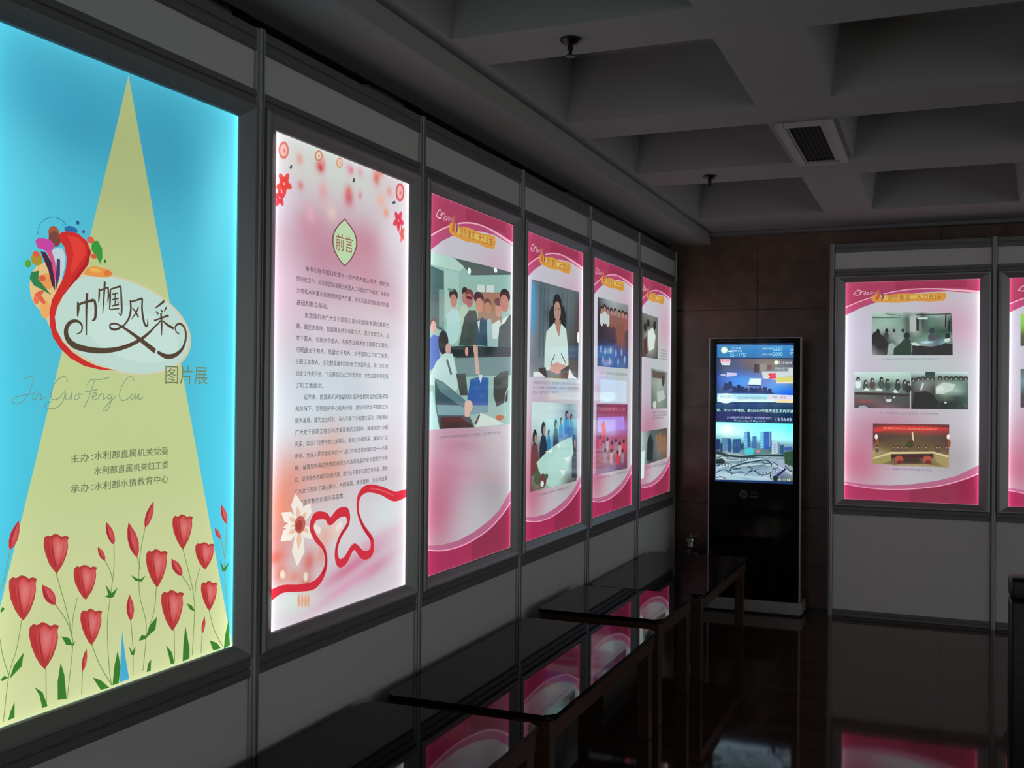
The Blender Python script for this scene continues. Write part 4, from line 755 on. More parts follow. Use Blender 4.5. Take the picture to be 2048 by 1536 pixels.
ART['triple'] = [
 [0,"b",12434626,[[-300,350,200,220,0,12892880,0.8],[0,250,300,200,0,11584706,0.6],[250,420,220,180,0,13147316,0.85],[-150,-250,330,220,0,12090520,0.9],[-330,-480,220,240,0,12083326,0.9],[250,-440,240,220,20,10263708,0.75],[300,-100,180,250,0,12630724,0.7],[0,60,300,150,0,11322558,0.7],[-250,60,200,200,0,12890312,0.6],[100,-350,240,90,30,11047066,0.5]]],
 [1,"p",10632284,[-408,720,408,720,408,628,211,647,84,644,-2,636,-89,621,-194,592,-309,552,-408,503]],
 [2,"p",9843794,[-100,720,330,720,330,672,19,672,-89,662]],
 [3,"p",11422320,[-408,557,-310,597,-199,632,-89,656,19,666,126,666,253,655,408,637,408,628,211,647,84,644,-2,636,-89,621,-194,592,-309,552,-408,503]],
 [4,"s",15116476,[-408,557.1,6,-309.6,597.2,6,-198.8,632.0,6,-89.2,655.6,6,19.2,666.4,6,126.3,666.1,6,253.2,655.2,12,408,637.1,14],1],
 [1,"p",10497108,[-408,-720,-408,-604,-282,-618,-129,-620,20,-604,167,-576,283,-540,408,-468,408,-720]],
 [2,"p",9185864,[0,-720,0,-620,200,-590,380,-520,400,-720]],
 [3,"p",11559556,[-408,-604,-282,-618,-129,-620,20,-604,167,-576,283,-540,408,-468,408,-521,341,-554,226,-597,109,-623,-69,-644,-251,-643,-408,-621]],
 [4,"s",15245498,[-408,-621.2,4.0,-250.8,-642.8,4.6,-69.1,-643.8,5.2,109.0,-623.3,5.8,225.6,-596.8,6.4,340.7,-554.5,7.0,408,-521.1,7.6],1],
 [5,"s",14463676,[-356.4,643.36,3.75,-340.4,663.52,4.5,-322.0,669.28,4.5,-312.4,657.76,3.75,-328.4,649.12,3.0],1],
 [5,"s",14463676,[-360.4,643.36,4.5,-336.4,636.16,5.25,-312.4,640.48,4.5],1],
 [6,"s",14463676,[-316.4,643.36,4.5,-302.8,659.2,4.5,-286.8,660.64,3.75,-282.0,649.12,4.5,-293.2,643.36,3.75,-288.4,633.28,3.0],1],
 [5,"s",14463676,[-282.0,643.36,3.75,-268.4,639.04,3.75,-264.4,650.56,3.0,-276.4,653.44,3.0],1],
 [5,"s",14463676,[-264.4,650.56,2.25,-253.2,643.36,2.25],1],
 [6,"t",13407914,"图片展",[-254,-206,648,18]],
 [7,"p",13603904,[-242,628,-215,640,-150,632,-60,640,60,634,160,642,208,640,214,612,196,586,120,582,20,588,-80,580,-170,584,-228,588,-246,604]],
 [8,"p",14201946,[-190,622,-90,628,40,624,150,630,180,616,140,600,20,604,-100,598,-170,602]],
 [9,"p",12081212,[-222,604,-206,640,-214,664,-200,672,-188,650,-194,622,-206,600]],
 [10,"p",8014450,[-186,596,-180,626,-192,652,-170,640,-166,612]],
 [9,"t",10242596,"领导重视　大力支持",[-148,176,613,32]],
 [5,"g",[-361.6,490.2,47.1,482.1,44.6,202.0,-363.2,207.1],[[6843500,8160384,6317156],[5525580,6053980,7369836],[4472892,11581616,6316124],[4996156,11056300,5787724],[4470836,7105638,4998208]]],
 [6,"e",3156010,[-284.8,398.1,37.5,27.8,0]],
 [7,"e",3156010,[-210.4,430.7,38.3,28.0,0]],
 [6,"e",3156010,[-43.3,426.9,40.0,28.8,0]],
 [8,"p",14081754,[-220,374,-99,409,-18,356,-61,268,-183,249]],
 [9,"p",5912628,[-324,312,-251,344,-215,233,-311,221]],
 [1,"t",7892088,"妇工委走访慰问",[89.3,307.2,266.2,14.7]],
 [1,"t",7892088,"妇工委走访慰问",[90.0,307.9,246.9,14.6]],
 [1,"t",7892088,"妇工委走访慰问",[90.6,308.5,227.6,14.7]],
 [1,"t",7892088,"妇工委走访慰问",[91.2,309.2,208.4,14.7]],
 [1,"g",[-123.9,136.8,318.3,123.0,320.7,-133.5,-115.3,-131.1],[[7370868,9213072,8161412],[8950924,10792100,8424580],[6320232,9741464,7372920],[5792860,8163456,6583400]]],
 [2,"p",6313036,[-90,123,263,113,264,71,-88,75]],
 [2,"e",12897480,[-26.0,-106.3,46.0,25.9,0]],
 [2,"p",11583158,[29,-20,206,-4,269,-64,54,-92]],
 [3,"e",4209720,[203.8,55.3,36.6,35.8,0]],
 [1,"t",7236212,"女职工业务培训现场",[-81.1,309.2,-157.5,15.8]],
 [1,"t",7236212,"女职工业务培训现场",[-80.4,309.9,-178.1,15.8]],
 [1,"t",7236212,"女职工业务培训现场",[-79.8,212.4,-197.7,15.7]],
 [5,"g",[-358.4,-277.1,331.6,-272.6,319.9,-480.4,-361.9,-497.6],[[11057332,5530730,4478032,5786688],[11584702,4741216,7107696,8147008],[10796212,3951184,7370876,9200712],[10006696,3424319,5791836,7097400]]],
 [6,"p",2633266,[-207,-344,-132,-290,-52,-350,-70,-479,-225,-470]],
 [6,"e",9857094,[39.1,-339.7,35.1,32.1,0]],
 [6,"e",9857094,[132.6,-328.6,35.9,32.6,0]],
 [6,"e",9857094,[241.5,-347.7,37.0,32.8,0]],
 [7,"e",9857094,[87.7,-400.2,35.5,32.1,0]],
 [7,"e",9857094,[219.0,-400.4,36.7,32.8,0]],
 [5,"t",7232110,"女干部职工参观学习活动现场",[-298.0,320.8,-517.2,16.7]],
 [6,"p",13558492,[-354,-407,-270,-397,-286,-578,-359,-578]],
]
ART['meeting'] = [
 [0,"b",12434626,[[-300,350,200,220,0,12892880,0.8],[0,250,300,200,0,11584706,0.6],[250,420,220,180,0,13147316,0.85],[-150,-250,330,220,0,12090520,0.9],[-330,-480,220,240,0,12083326,0.9],[250,-440,240,220,20,10263708,0.75],[300,-100,180,250,0,12630724,0.7],[0,60,300,150,0,11322558,0.7],[-250,60,200,200,0,12890312,0.6],[100,-350,240,90,30,11047066,0.5]]],
 [1,"p",10632284,[-408,720,408,720,408,628,211,647,84,644,-2,636,-89,621,-194,592,-309,552,-408,503]],
 [2,"p",9843794,[-100,720,330,720,330,672,19,672,-89,662]],
 [3,"p",11422320,[-408,557,-310,597,-199,632,-89,656,19,666,126,666,253,655,408,637,408,628,211,647,84,644,-2,636,-89,621,-194,592,-309,552,-408,503]],
 [4,"s",15116476,[-408,557.1,6,-309.6,597.2,6,-198.8,632.0,6,-89.2,655.6,6,19.2,666.4,6,126.3,666.1,6,253.2,655.2,12,408,637.1,14],1],
 [1,"p",10497108,[-408,-720,-408,-604,-282,-618,-129,-620,20,-604,167,-576,283,-540,408,-468,408,-720]],
 [2,"p",9185864,[0,-720,0,-620,200,-590,380,-520,400,-720]],
 [3,"p",11559556,[-408,-604,-282,-618,-129,-620,20,-604,167,-576,283,-540,408,-468,408,-521,341,-554,226,-597,109,-623,-69,-644,-251,-643,-408,-621]],
 [4,"s",15245498,[-408,-621.2,4.0,-250.8,-642.8,4.6,-69.1,-643.8,5.2,109.0,-623.3,5.8,225.6,-596.8,6.4,340.7,-554.5,7.0,408,-521.1,7.6],1],
 [5,"s",14463676,[-356.4,643.36,3.75,-340.4,663.52,4.5,-322.0,669.28,4.5,-312.4,657.76,3.75,-328.4,649.12,3.0],1],
 [5,"s",14463676,[-360.4,643.36,4.5,-336.4,636.16,5.25,-312.4,640.48,4.5],1],
 [6,"s",14463676,[-316.4,643.36,4.5,-302.8,659.2,4.5,-286.8,660.64,3.75,-282.0,649.12,4.5,-293.2,643.36,3.75,-288.4,633.28,3.0],1],
 [5,"s",14463676,[-282.0,643.36,3.75,-268.4,639.04,3.75,-264.4,650.56,3.0,-276.4,653.44,3.0],1],
 [5,"s",14463676,[-264.4,650.56,2.25,-253.2,643.36,2.25],1],
 [6,"t",13407914,"图片展",[-254,-206,648,18]],
 [7,"p",13603904,[-242,628,-215,640,-150,632,-60,640,60,634,160,642,208,640,214,612,196,586,120,582,20,588,-80,580,-170,584,-228,588,-246,604]],
 [8,"p",14201946,[-190,622,-90,628,40,624,150,630,180,616,140,600,20,604,-100,598,-170,602]],
 [9,"p",12081212,[-222,604,-206,640,-214,664,-200,672,-188,650,-194,622,-206,600]],
 [10,"p",8014450,[-186,596,-180,626,-192,652,-170,640,-166,612]],
 [9,"t",10242596,"领导重视　大力支持",[-148,176,613,32]],
 [5,"g",[-242.3,520.6,245.7,506.2,252.3,234.0,-240.4,236.2],[[11848898,11848898,11060410,10533038,11057328,9084054,10004642,5793376,10465450,11582648,10529960,7899268],[8824215,9482400,10008744,9219742,8034956,4872788,11582134,4148296,6258546,6982268,8030340,3819588],[9482402,10007718,10139304,9350302,8429714,5267032,11845306,4609102,5929580,6255208,7109236,3096378],[10531498,10136228,9083538,9083538,9215638,5003860,10661032,5925474,3824204,3824204,2903614,2903102],[2893864,2761765,4213318,9083538,9347224,5925476,6978676,6258544,6983808,4212810,4745820,8033418],[2762792,2631206,3158064,5270112,10137766,4217424,5931120,9414044,6981776,5927040,8431784,5925476],[6976368,2763306,2894892,7371896,3166276,4217424,11057330,9083544,8423560,5262924,4144959,3815994],[9476246,6317668,3816508,6319720,3099200,2902590,3493951,2501160,2500134,2500134,2368548,2236962]]],
 [6,"p",2499107,[-240,364,-228,389,-214,391,-204,406,-190,391,-187,372,-157,353,-140,316,-146,283,-210,284,-232,317]],
 [7,"e",2499107,[-203.4,393.1,10.6,17.9,0]],
 [7,"e",2499107,[-148.8,395.2,10.6,16.0,0]],
 [8,"p",3816508,[-166,377,-149,390,-136,372,-140,344,-162,344]],
 [6,"e",2896944,[-104.1,396.5,8.6,12.2,0]],
 [6,"e",2896944,[-49.2,397.6,9.5,11.3,0]],
 [6,"p",2374192,[-52,329,-35,343,-7,340,2,305,3,237,-104,237,-104,278,-87,292]],
 [7,"e",1977896,[-23.9,362.0,18.5,23.0,0]],
 [7,"p",9873056,[-135,311,-113,316,-91,297,-104,278,-113,238,-146,238]],
 [6,"p",2499620,[8,298,64,296,129,290,180,299,205,313,251,308,252,235,9,236]],
 [6,"e",3948098,[128.0,391.5,16.8,20.2,0]],
 [7,"p",4606548,[103,360,128,378,149,364,150,332,107,328]],
 [7,"p",12898508,[0,315,26,319,64,300,39,295,8,301]],
 [8,"p",10930382,[56,319,94,329,141,318,86,306]],
 [6,"p",13555410,[200,336,230,349,238,326,205,321]],
 [7,"e",2499107,[221.3,359.2,15.1,18.0,0]],
 [6,"s",3423290,[-237.6,483.5,4.2,-131.8,480.7,4.2,-62.0,484.0,4.1],0],
 [6,"s",3028018,[24.5,498.2,5.6,127.3,498.9,5.4,237.3,500.5,5.5],0],
 [6,"s",3949120,[-158.3,509.1,3.7,-62.0,495.2,3.8],0],
 [6,"p",11318448,[-8,489,25,490,26,388,-5,389]],
 [6,"p",3160116,[32,480,49,480,49,393,33,393]],
 [7,"p",12899540,[38,482,102,479,100,467,39,470]],
 [7,"s",2370602,[209.5,500.1,7.4,207.5,413.3,7.4],0],
 [8,"s",2239016,[230.8,458.6,10.1,229.6,385.6,10.1],0],
 [1,"t",7240826,"１、直属机关妇工委召开工作部署会议，研究部署妇女工作",[-174.0,169.8,210.2,11.3]],
 [1,"g",[-351.3,125.3,-4.5,125.8,-3.1,-112.4,-349.1,-113.7],[[13163738,12901592,12639444,12639442,12639442,11849928],[11057336,11584704,11586752,11060408,11060408,10534064],[11584708,7899272,6582376,4742228,6584432,5267544],[9477276,9214098,8424580,5532770,7900288,4741200],[5790808,6053980,5002320,5000268,4214856,4737096],[6571082,7097424,7099480,5787732,5000268,4737098],[3949640,4208700,6308940,8150116,6309966,3946552]]],
 [2,"e",13557470,[-325.4,44.9,18.6,29.9,0]],
 [3,"e",2371630,[-325.6,77.3,12.4,15.4,0]],
 [4,"e",11575446,[-323.1,72.2,5.6,8.5,0]],
 [2,"e",3952712,[-278.5,25.8,18.3,29.9,0]],
 [3,"e",2371630,[-278.7,58.1,12.2,15.4,0]],
 [4,"e",11575446,[-276.2,53.0,5.5,8.5,0]],
 [2,"e",5915206,[-236.9,39.0,18.3,29.9,0]],
 [3,"e",2371630,[-237.1,71.3,12.2,15.6,0]],
 [4,"e",11575446,[-234.6,66.1,5.5,8.4,0]],
 [2,"e",4215884,[-179.7,45.8,18.3,29.9,0]],
 [3,"e",2371630,[-179.9,78.0,12.2,15.6,0]],
 [4,"e",11575446,[-177.4,72.8,5.4,8.3,0]],
 [2,"e",3427396,[-142.0,34.4,18.0,29.4,0]],
 [3,"e",2371630,[-142.2,66.6,12.0,15.6,0]],
 [4,"e",11575446,[-139.8,61.4,5.5,8.3,0]],
 [2,"e",3161656,[-79.3,31.0,18.0,29.4,0]],
 [3,"e",2371630,[-79.5,63.0,12.0,15.4,0]],
 [4,"e",11575446,[-77.1,57.9,5.4,8.3,0]],
 [2,"e",3686976,[-35.0,28.8,18.0,29.4,0]],
 [3,"e",2371630,[-35.2,60.7,12.0,15.4,0]],
 [4,"e",11575446,[-32.7,55.6,5.3,8.3,0]],
 [5,"e",2633262,[-13.4,18.7,18.0,29.4,0]],
 [6,"e",2371630,[-13.6,50.6,12.0,15.4,0]],
 [7,"e",11575446,[-11.2,45.5,5.4,8.3,0]],
 [3,"p",13556950,[-294,2,-274,23,-255,10,-264,-3]],
 [3,"p",13556950,[-218,0,-204,20,-176,11,-173,-2]],
 [3,"p",13556950,[-109,-1,-91,12,-73,-11,-97,-14]],
 [2,"p",13556950,[-163,-32,-151,-54,-115,-53,-116,-69,-145,-72]],
 [2,"p",13556950,[-109,-40,-93,-34,-97,-50]],
 [6,"p",3681326,[-348,-10,-170,-12,-4,-19,-4,-33,-170,-29,-348,-27]],
 [2,"p",8931906,[-316,-58,-236,-59,-236,-75,-316,-74]],
 [2,"p",9872560,[-318,-100,-285,-95,-260,-111,-322,-113]],
 [6,"g",[2.6,125.9,343.7,126.4,345.0,-114.8,4.1,-114.9],[[12112078,12637394,11848904,12901594,13164252,13163740],[5793896,7109752,7371892,5267544,5006424,7374976],[3949636,8424584,6316124,10005664,8166540,5269598],[3422264,7368812,3947578,10533032,10006692,4480604],[3947580,3947066,4210236,6058084,3817536,3954772],[3421236,3420722,3420722,1974304,2633776,3428422],[2632748,2763306,2895920,2106918,2899000,3162168]]],
 [7,"p",2638398,[89,127,147,127,147,97,89,97]],
 [7,"e",2766386,[17.2,72.4,15.1,15.1,0]],
 [8,"e",9867914,[17.2,67.3,6.0,7.6,0]],
 [8,"e",2766386,[46.8,78.9,15.1,15.1,0]],
 [9,"e",9867914,[46.9,73.8,5.9,7.6,0]],
 [9,"e",2766386,[75.2,82.8,15.1,15.1,0]],
 [10,"e",9867914,[75.2,77.8,5.9,7.7,0]],
 [10,"e",2766386,[104.7,85.5,15.4,15.4,0]],
 [11,"e",9867914,[104.7,80.4,5.9,7.6,0]],
 [11,"e",2766386,[131.7,83.1,15.4,15.4,0]],
 [12,"e",9867914,[131.7,78.0,5.9,7.6,0]],
 [7,"e",2766386,[178.5,85.8,15.1,15.1,0]],
 [8,"e",9867914,[178.5,80.7,5.9,7.6,0]],
 [7,"e",2766386,[215.8,85.9,15.1,15.1,0]],
 [8,"e",9867914,[215.8,80.9,5.8,7.6,0]],
 [8,"e",2766386,[244.8,83.5,15.1,15.1,0]],
 [9,"e",9867914,[244.8,78.5,5.8,7.6,0]],
 [9,"e",2766386,[273.7,86.1,14.9,14.9,0]],
 [10,"e",9867914,[273.8,81.1,5.7,7.6,0]],
 [10,"e",2766386,[302.6,85.0,15.1,15.1,0]],
 [11,"e",9867914,[302.6,80.0,5.7,7.6,0]],
 [11,"e",2766386,[327.8,83.8,14.9,14.9,0]],
 [12,"e",9867914,[327.9,78.8,5.7,7.4,0]],
 [7,"p",12899534,[58,13,73,57,82,51,65,3]],
 [7,"p",12373698,[152,29,198,59,272,45,251,7,193,-18,152,-15]],
 [8,"p",13557464,[158,20,193,38,205,8,164,-5]],
 [9,"p",2105376,[22,-6,93,2,135,-18,164,-62,159,-113,11,-115]],
 [7,"e",12897480,[210.9,-71.5,8.1,6.3,0]],
 [7,"p",7888992,[316,-76,340,-91,338,-104]],
 [1,"t",7372414,"２、妇工委召开妇女工作会议，学习贯彻精神",[-184.5,168.2,-145.0,15.4]],
 [5,"g",[-230.4,-215.1,233.8,-213.3,233.1,-488.5,-231.1,-480.8],[[5777452,7089200,7351344,7613488,7089196,5777448],[8139824,10499122,11023414,11023924,10762292,8926256],[5779504,4995122,5521454,5784622,5520950,4993582],[4993584,5521966,6047792,6310448,5784626,5257774],[8150084,6574126,6836788,6574126,6836784,6046764],[11049064,9205840,7101000,6837824,8416324,7626812],[9733210,7627840,3939356,3416090,8680520,9733210],[9996368,8154180,5256236,5521452,7100472,10522716]]],
 [6,"p",13511722,[-205,-240,-96,-229,95,-230,226,-237,226,-247,95,-257,-96,-258,-223,-269,-224,-258]],
 [7,"t",15111800,"直属机关妇工委换届选举会议",[-168.1,165.3,-244.2,12.8]],
 [6,"e",15523534,[-209.1,-302.3,9.8,16.6,0]],
 [7,"e",9586220,[-202.7,-343.4,9.8,25.6,0]],
 [6,"e",15523534,[228.5,-291.3,9.3,16.4,0]],
 [7,"e",9586220,[234.5,-331.4,9.3,25.2,0]],
 [7,"p",14601904,[9,-266,17,-266,23,-331,14,-313]],
 [8,"e",4862490,[0.8,-344.1,18.9,25.6,0]],
 [9,"e",3425822,[-11.1,-350.8,16.6,16.6,0]],
 [8,"e",3810846,[-203.8,-369.1,7.9,10.4,0]],
 [9,"e",12490356,[-203.1,-373.0,4.3,5.8,0]],
 [10,"e",6309436,[-203.6,-391.0,12.2,14.3,0]],
 [6,"e",3810846,[-103.9,-366.3,7.8,10.2,0]],
 [7,"e",12490356,[-103.2,-370.1,4.2,5.8,0]],
 [8,"e",6309436,[-103.7,-388.0,12.0,14.1,0]],
 [6,"e",3810846,[-76.8,-365.5,7.8,10.2,0]],
 [7,"e",12490356,[-76.2,-369.3,4.2,5.8,0]],
 [8,"e",6309436,[-76.7,-387.2,12.0,14.1,0]],
 [6,"e",3810846,[-55.8,-364.9,7.8,10.2,0]],
 [7,"e",12490356,[-55.2,-368.7,4.2,5.8,0]],
 [9,"e",6309436,[-55.7,-386.6,12.0,14.1,0]],
 [10,"e",3810846,[-23.0,-363.9,7.8,10.2,0]],
 [11,"e",12490356,[-22.3,-367.7,4.1,5.8,0]],
 [12,"e",6309436,[-22.8,-385.6,11.8,14.1,0]],
 [6,"e",3810846,[48.4,-361.9,7.7,10.1,0]],
 [7,"e",12490356,[49.0,-365.7,4.1,5.7,0]],
 [8,"e",6309436,[48.5,-383.5,11.8,13.9,0]],
 [6,"e",3810846,[95.6,-360.5,7.7,10.1,0]],
 [7,"e",12490356,[96.2,-364.3,4.1,5.7,0]],
 [8,"e",6309436,[95.7,-382.0,11.8,14.1,0]],
 [6,"e",3810846,[160.1,-358.7,7.7,10.1,0]],
 [7,"e",12490356,[160.8,-362.4,4.1,5.7,0]],
 [8,"e",6309436,[160.3,-380.1,11.6,13.9,0]],
 [9,"e",3810846,[177.7,-358.1,7.5,10.1,0]],
 [10,"e",12490356,[178.3,-361.9,4.1,5.7,0]],
 [11,"e",6309436,[177.8,-379.6,11.6,13.9,0]],
 [8,"e",3810846,[218.4,-357.0,7.5,10.1,0]],
 [9,"e",12490356,[219.0,-360.7,4.1,5.7,0]],
 [10,"e",6309436,[218.5,-378.4,11.6,13.6,0]],
 [13,"p",13549708,[-230,-441,-119,-399,143,-390,234,-413,230,-426,140,-402,-116,-413,-228,-454]],
 [14,"p",4069400,[-115,-413,140,-402,137,-429,-115,-440]],
 [14,"p",9866324,[-229,-450,-119,-415,-116,-456,-167,-477,-230,-481]],
 [14,"p",10260056,[142,-407,233,-426,232,-487,161,-457]],
 [15,"e",11159608,[-66.7,-447.0,26.4,25.6,0]],
 [16,"e",7217696,[-60.6,-467.2,18.0,16.6,0]],
 [15,"e",11159608,[104.3,-441.3,26.0,25.2,0]],
 [16,"e",7217696,[110.3,-461.3,17.7,16.4,0]],
 [17,"p",10259040,[-130,-489,-46,-474,96,-471,184,-484,108,-489,-70,-489]],
 [5,"t",7626902,"３、直属机关妇工委换届工作会议",[-142.2,134.1,-511.0,14.1]],
]
ART['edge'] = [
 [0,"b",12434626,[[-300,350,200,220,0,12892880,0.8],[0,250,300,200,0,11584706,0.6],[250,420,220,180,0,13147316,0.85],[-150,-250,330,220,0,12090520,0.9],[-330,-480,220,240,0,12083326,0.9],[250,-440,240,220,20,10263708,0.75],[300,-100,180,250,0,12630724,0.7],[0,60,300,150,0,11322558,0.7],[-250,60,200,200,0,12890312,0.6],[100,-350,240,90,30,11047066,0.5]]],
 [1,"p",10632284,[-408,720,408,720,408,628,211,647,84,644,-2,636,-89,621,-194,592,-309,552,-408,503]],
 [2,"p",9843794,[-100,720,330,720,330,672,19,672,-89,662]],
 [3,"p",11422320,[-408,557,-310,597,-199,632,-89,656,19,666,126,666,253,655,408,637,408,628,211,647,84,644,-2,636,-89,621,-194,592,-309,552,-408,503]],
 [4,"s",15116476,[-408,557.1,6,-309.6,597.2,6,-198.8,632.0,6,-89.2,655.6,6,19.2,666.4,6,126.3,666.1,6,253.2,655.2,12,408,637.1,14],1],
 [1,"p",10497108,[-408,-720,-408,-604,-282,-618,-129,-620,20,-604,167,-576,283,-540,408,-468,408,-720]],
 [2,"p",9185864,[0,-720,0,-620,200,-590,380,-520,400,-720]],
 [3,"p",11559556,[-408,-604,-282,-618,-129,-620,20,-604,167,-576,283,-540,408,-468,408,-521,341,-554,226,-597,109,-623,-69,-644,-251,-643,-408,-621]],
 [4,"s",15245498,[-408,-621.2,4.0,-250.8,-642.8,4.6,-69.1,-643.8,5.2,109.0,-623.3,5.8,225.6,-596.8,6.4,340.7,-554.5,7.0,408,-521.1,7.6],1],
 [5,"s",14463676,[-356.4,643.36,3.75,-340.4,663.52,4.5,-322.0,669.28,4.5,-312.4,657.76,3.75,-328.4,649.12,3.0],1],
 [5,"s",14463676,[-360.4,643.36,4.5,-336.4,636.16,5.25,-312.4,640.48,4.5],1],
 [6,"s",14463676,[-316.4,643.36,4.5,-302.8,659.2,4.5,-286.8,660.64,3.75,-282.0,649.12,4.5,-293.2,643.36,3.75,-288.4,633.28,3.0],1],
 [5,"s",14463676,[-282.0,643.36,3.75,-268.4,639.04,3.75,-264.4,650.56,3.0,-276.4,653.44,3.0],1],
 [5,"s",14463676,[-264.4,650.56,2.25,-253.2,643.36,2.25],1],
 [6,"t",13407914,"图片展",[-254,-206,648,18]],
 [7,"p",13603904,[-242,628,-215,640,-150,632,-60,640,60,634,160,642,208,640,214,612,196,586,120,582,20,588,-80,580,-170,584,-228,588,-246,604]],
 [8,"p",14201946,[-190,622,-90,628,40,624,150,630,180,616,140,600,20,604,-100,598,-170,602]],
 [9,"p",12081212,[-222,604,-206,640,-214,664,-200,672,-188,650,-194,622,-206,600]],
 [10,"p",8014450,[-186,596,-180,626,-192,652,-170,640,-166,612]],
 [9,"t",10242596,"领导重视　大力支持",[-148,176,613,32]],
 [5,"g",[-346.3,491.3,93.0,501.2,94.0,292.6,-345.2,289.9],[[9489504,10015848],[8698960,9487448],[5265468,5267520],[4475968,5001288]]],
 [1,"g",[-344.4,145.2,94.7,151.6,95.8,-90.5,-343.1,-96.9],[[5267548,6058088,7371896],[6850704,8954024,7373960],[4737096,5258304,5785676],[4865090,4732992,4471872]]],
]
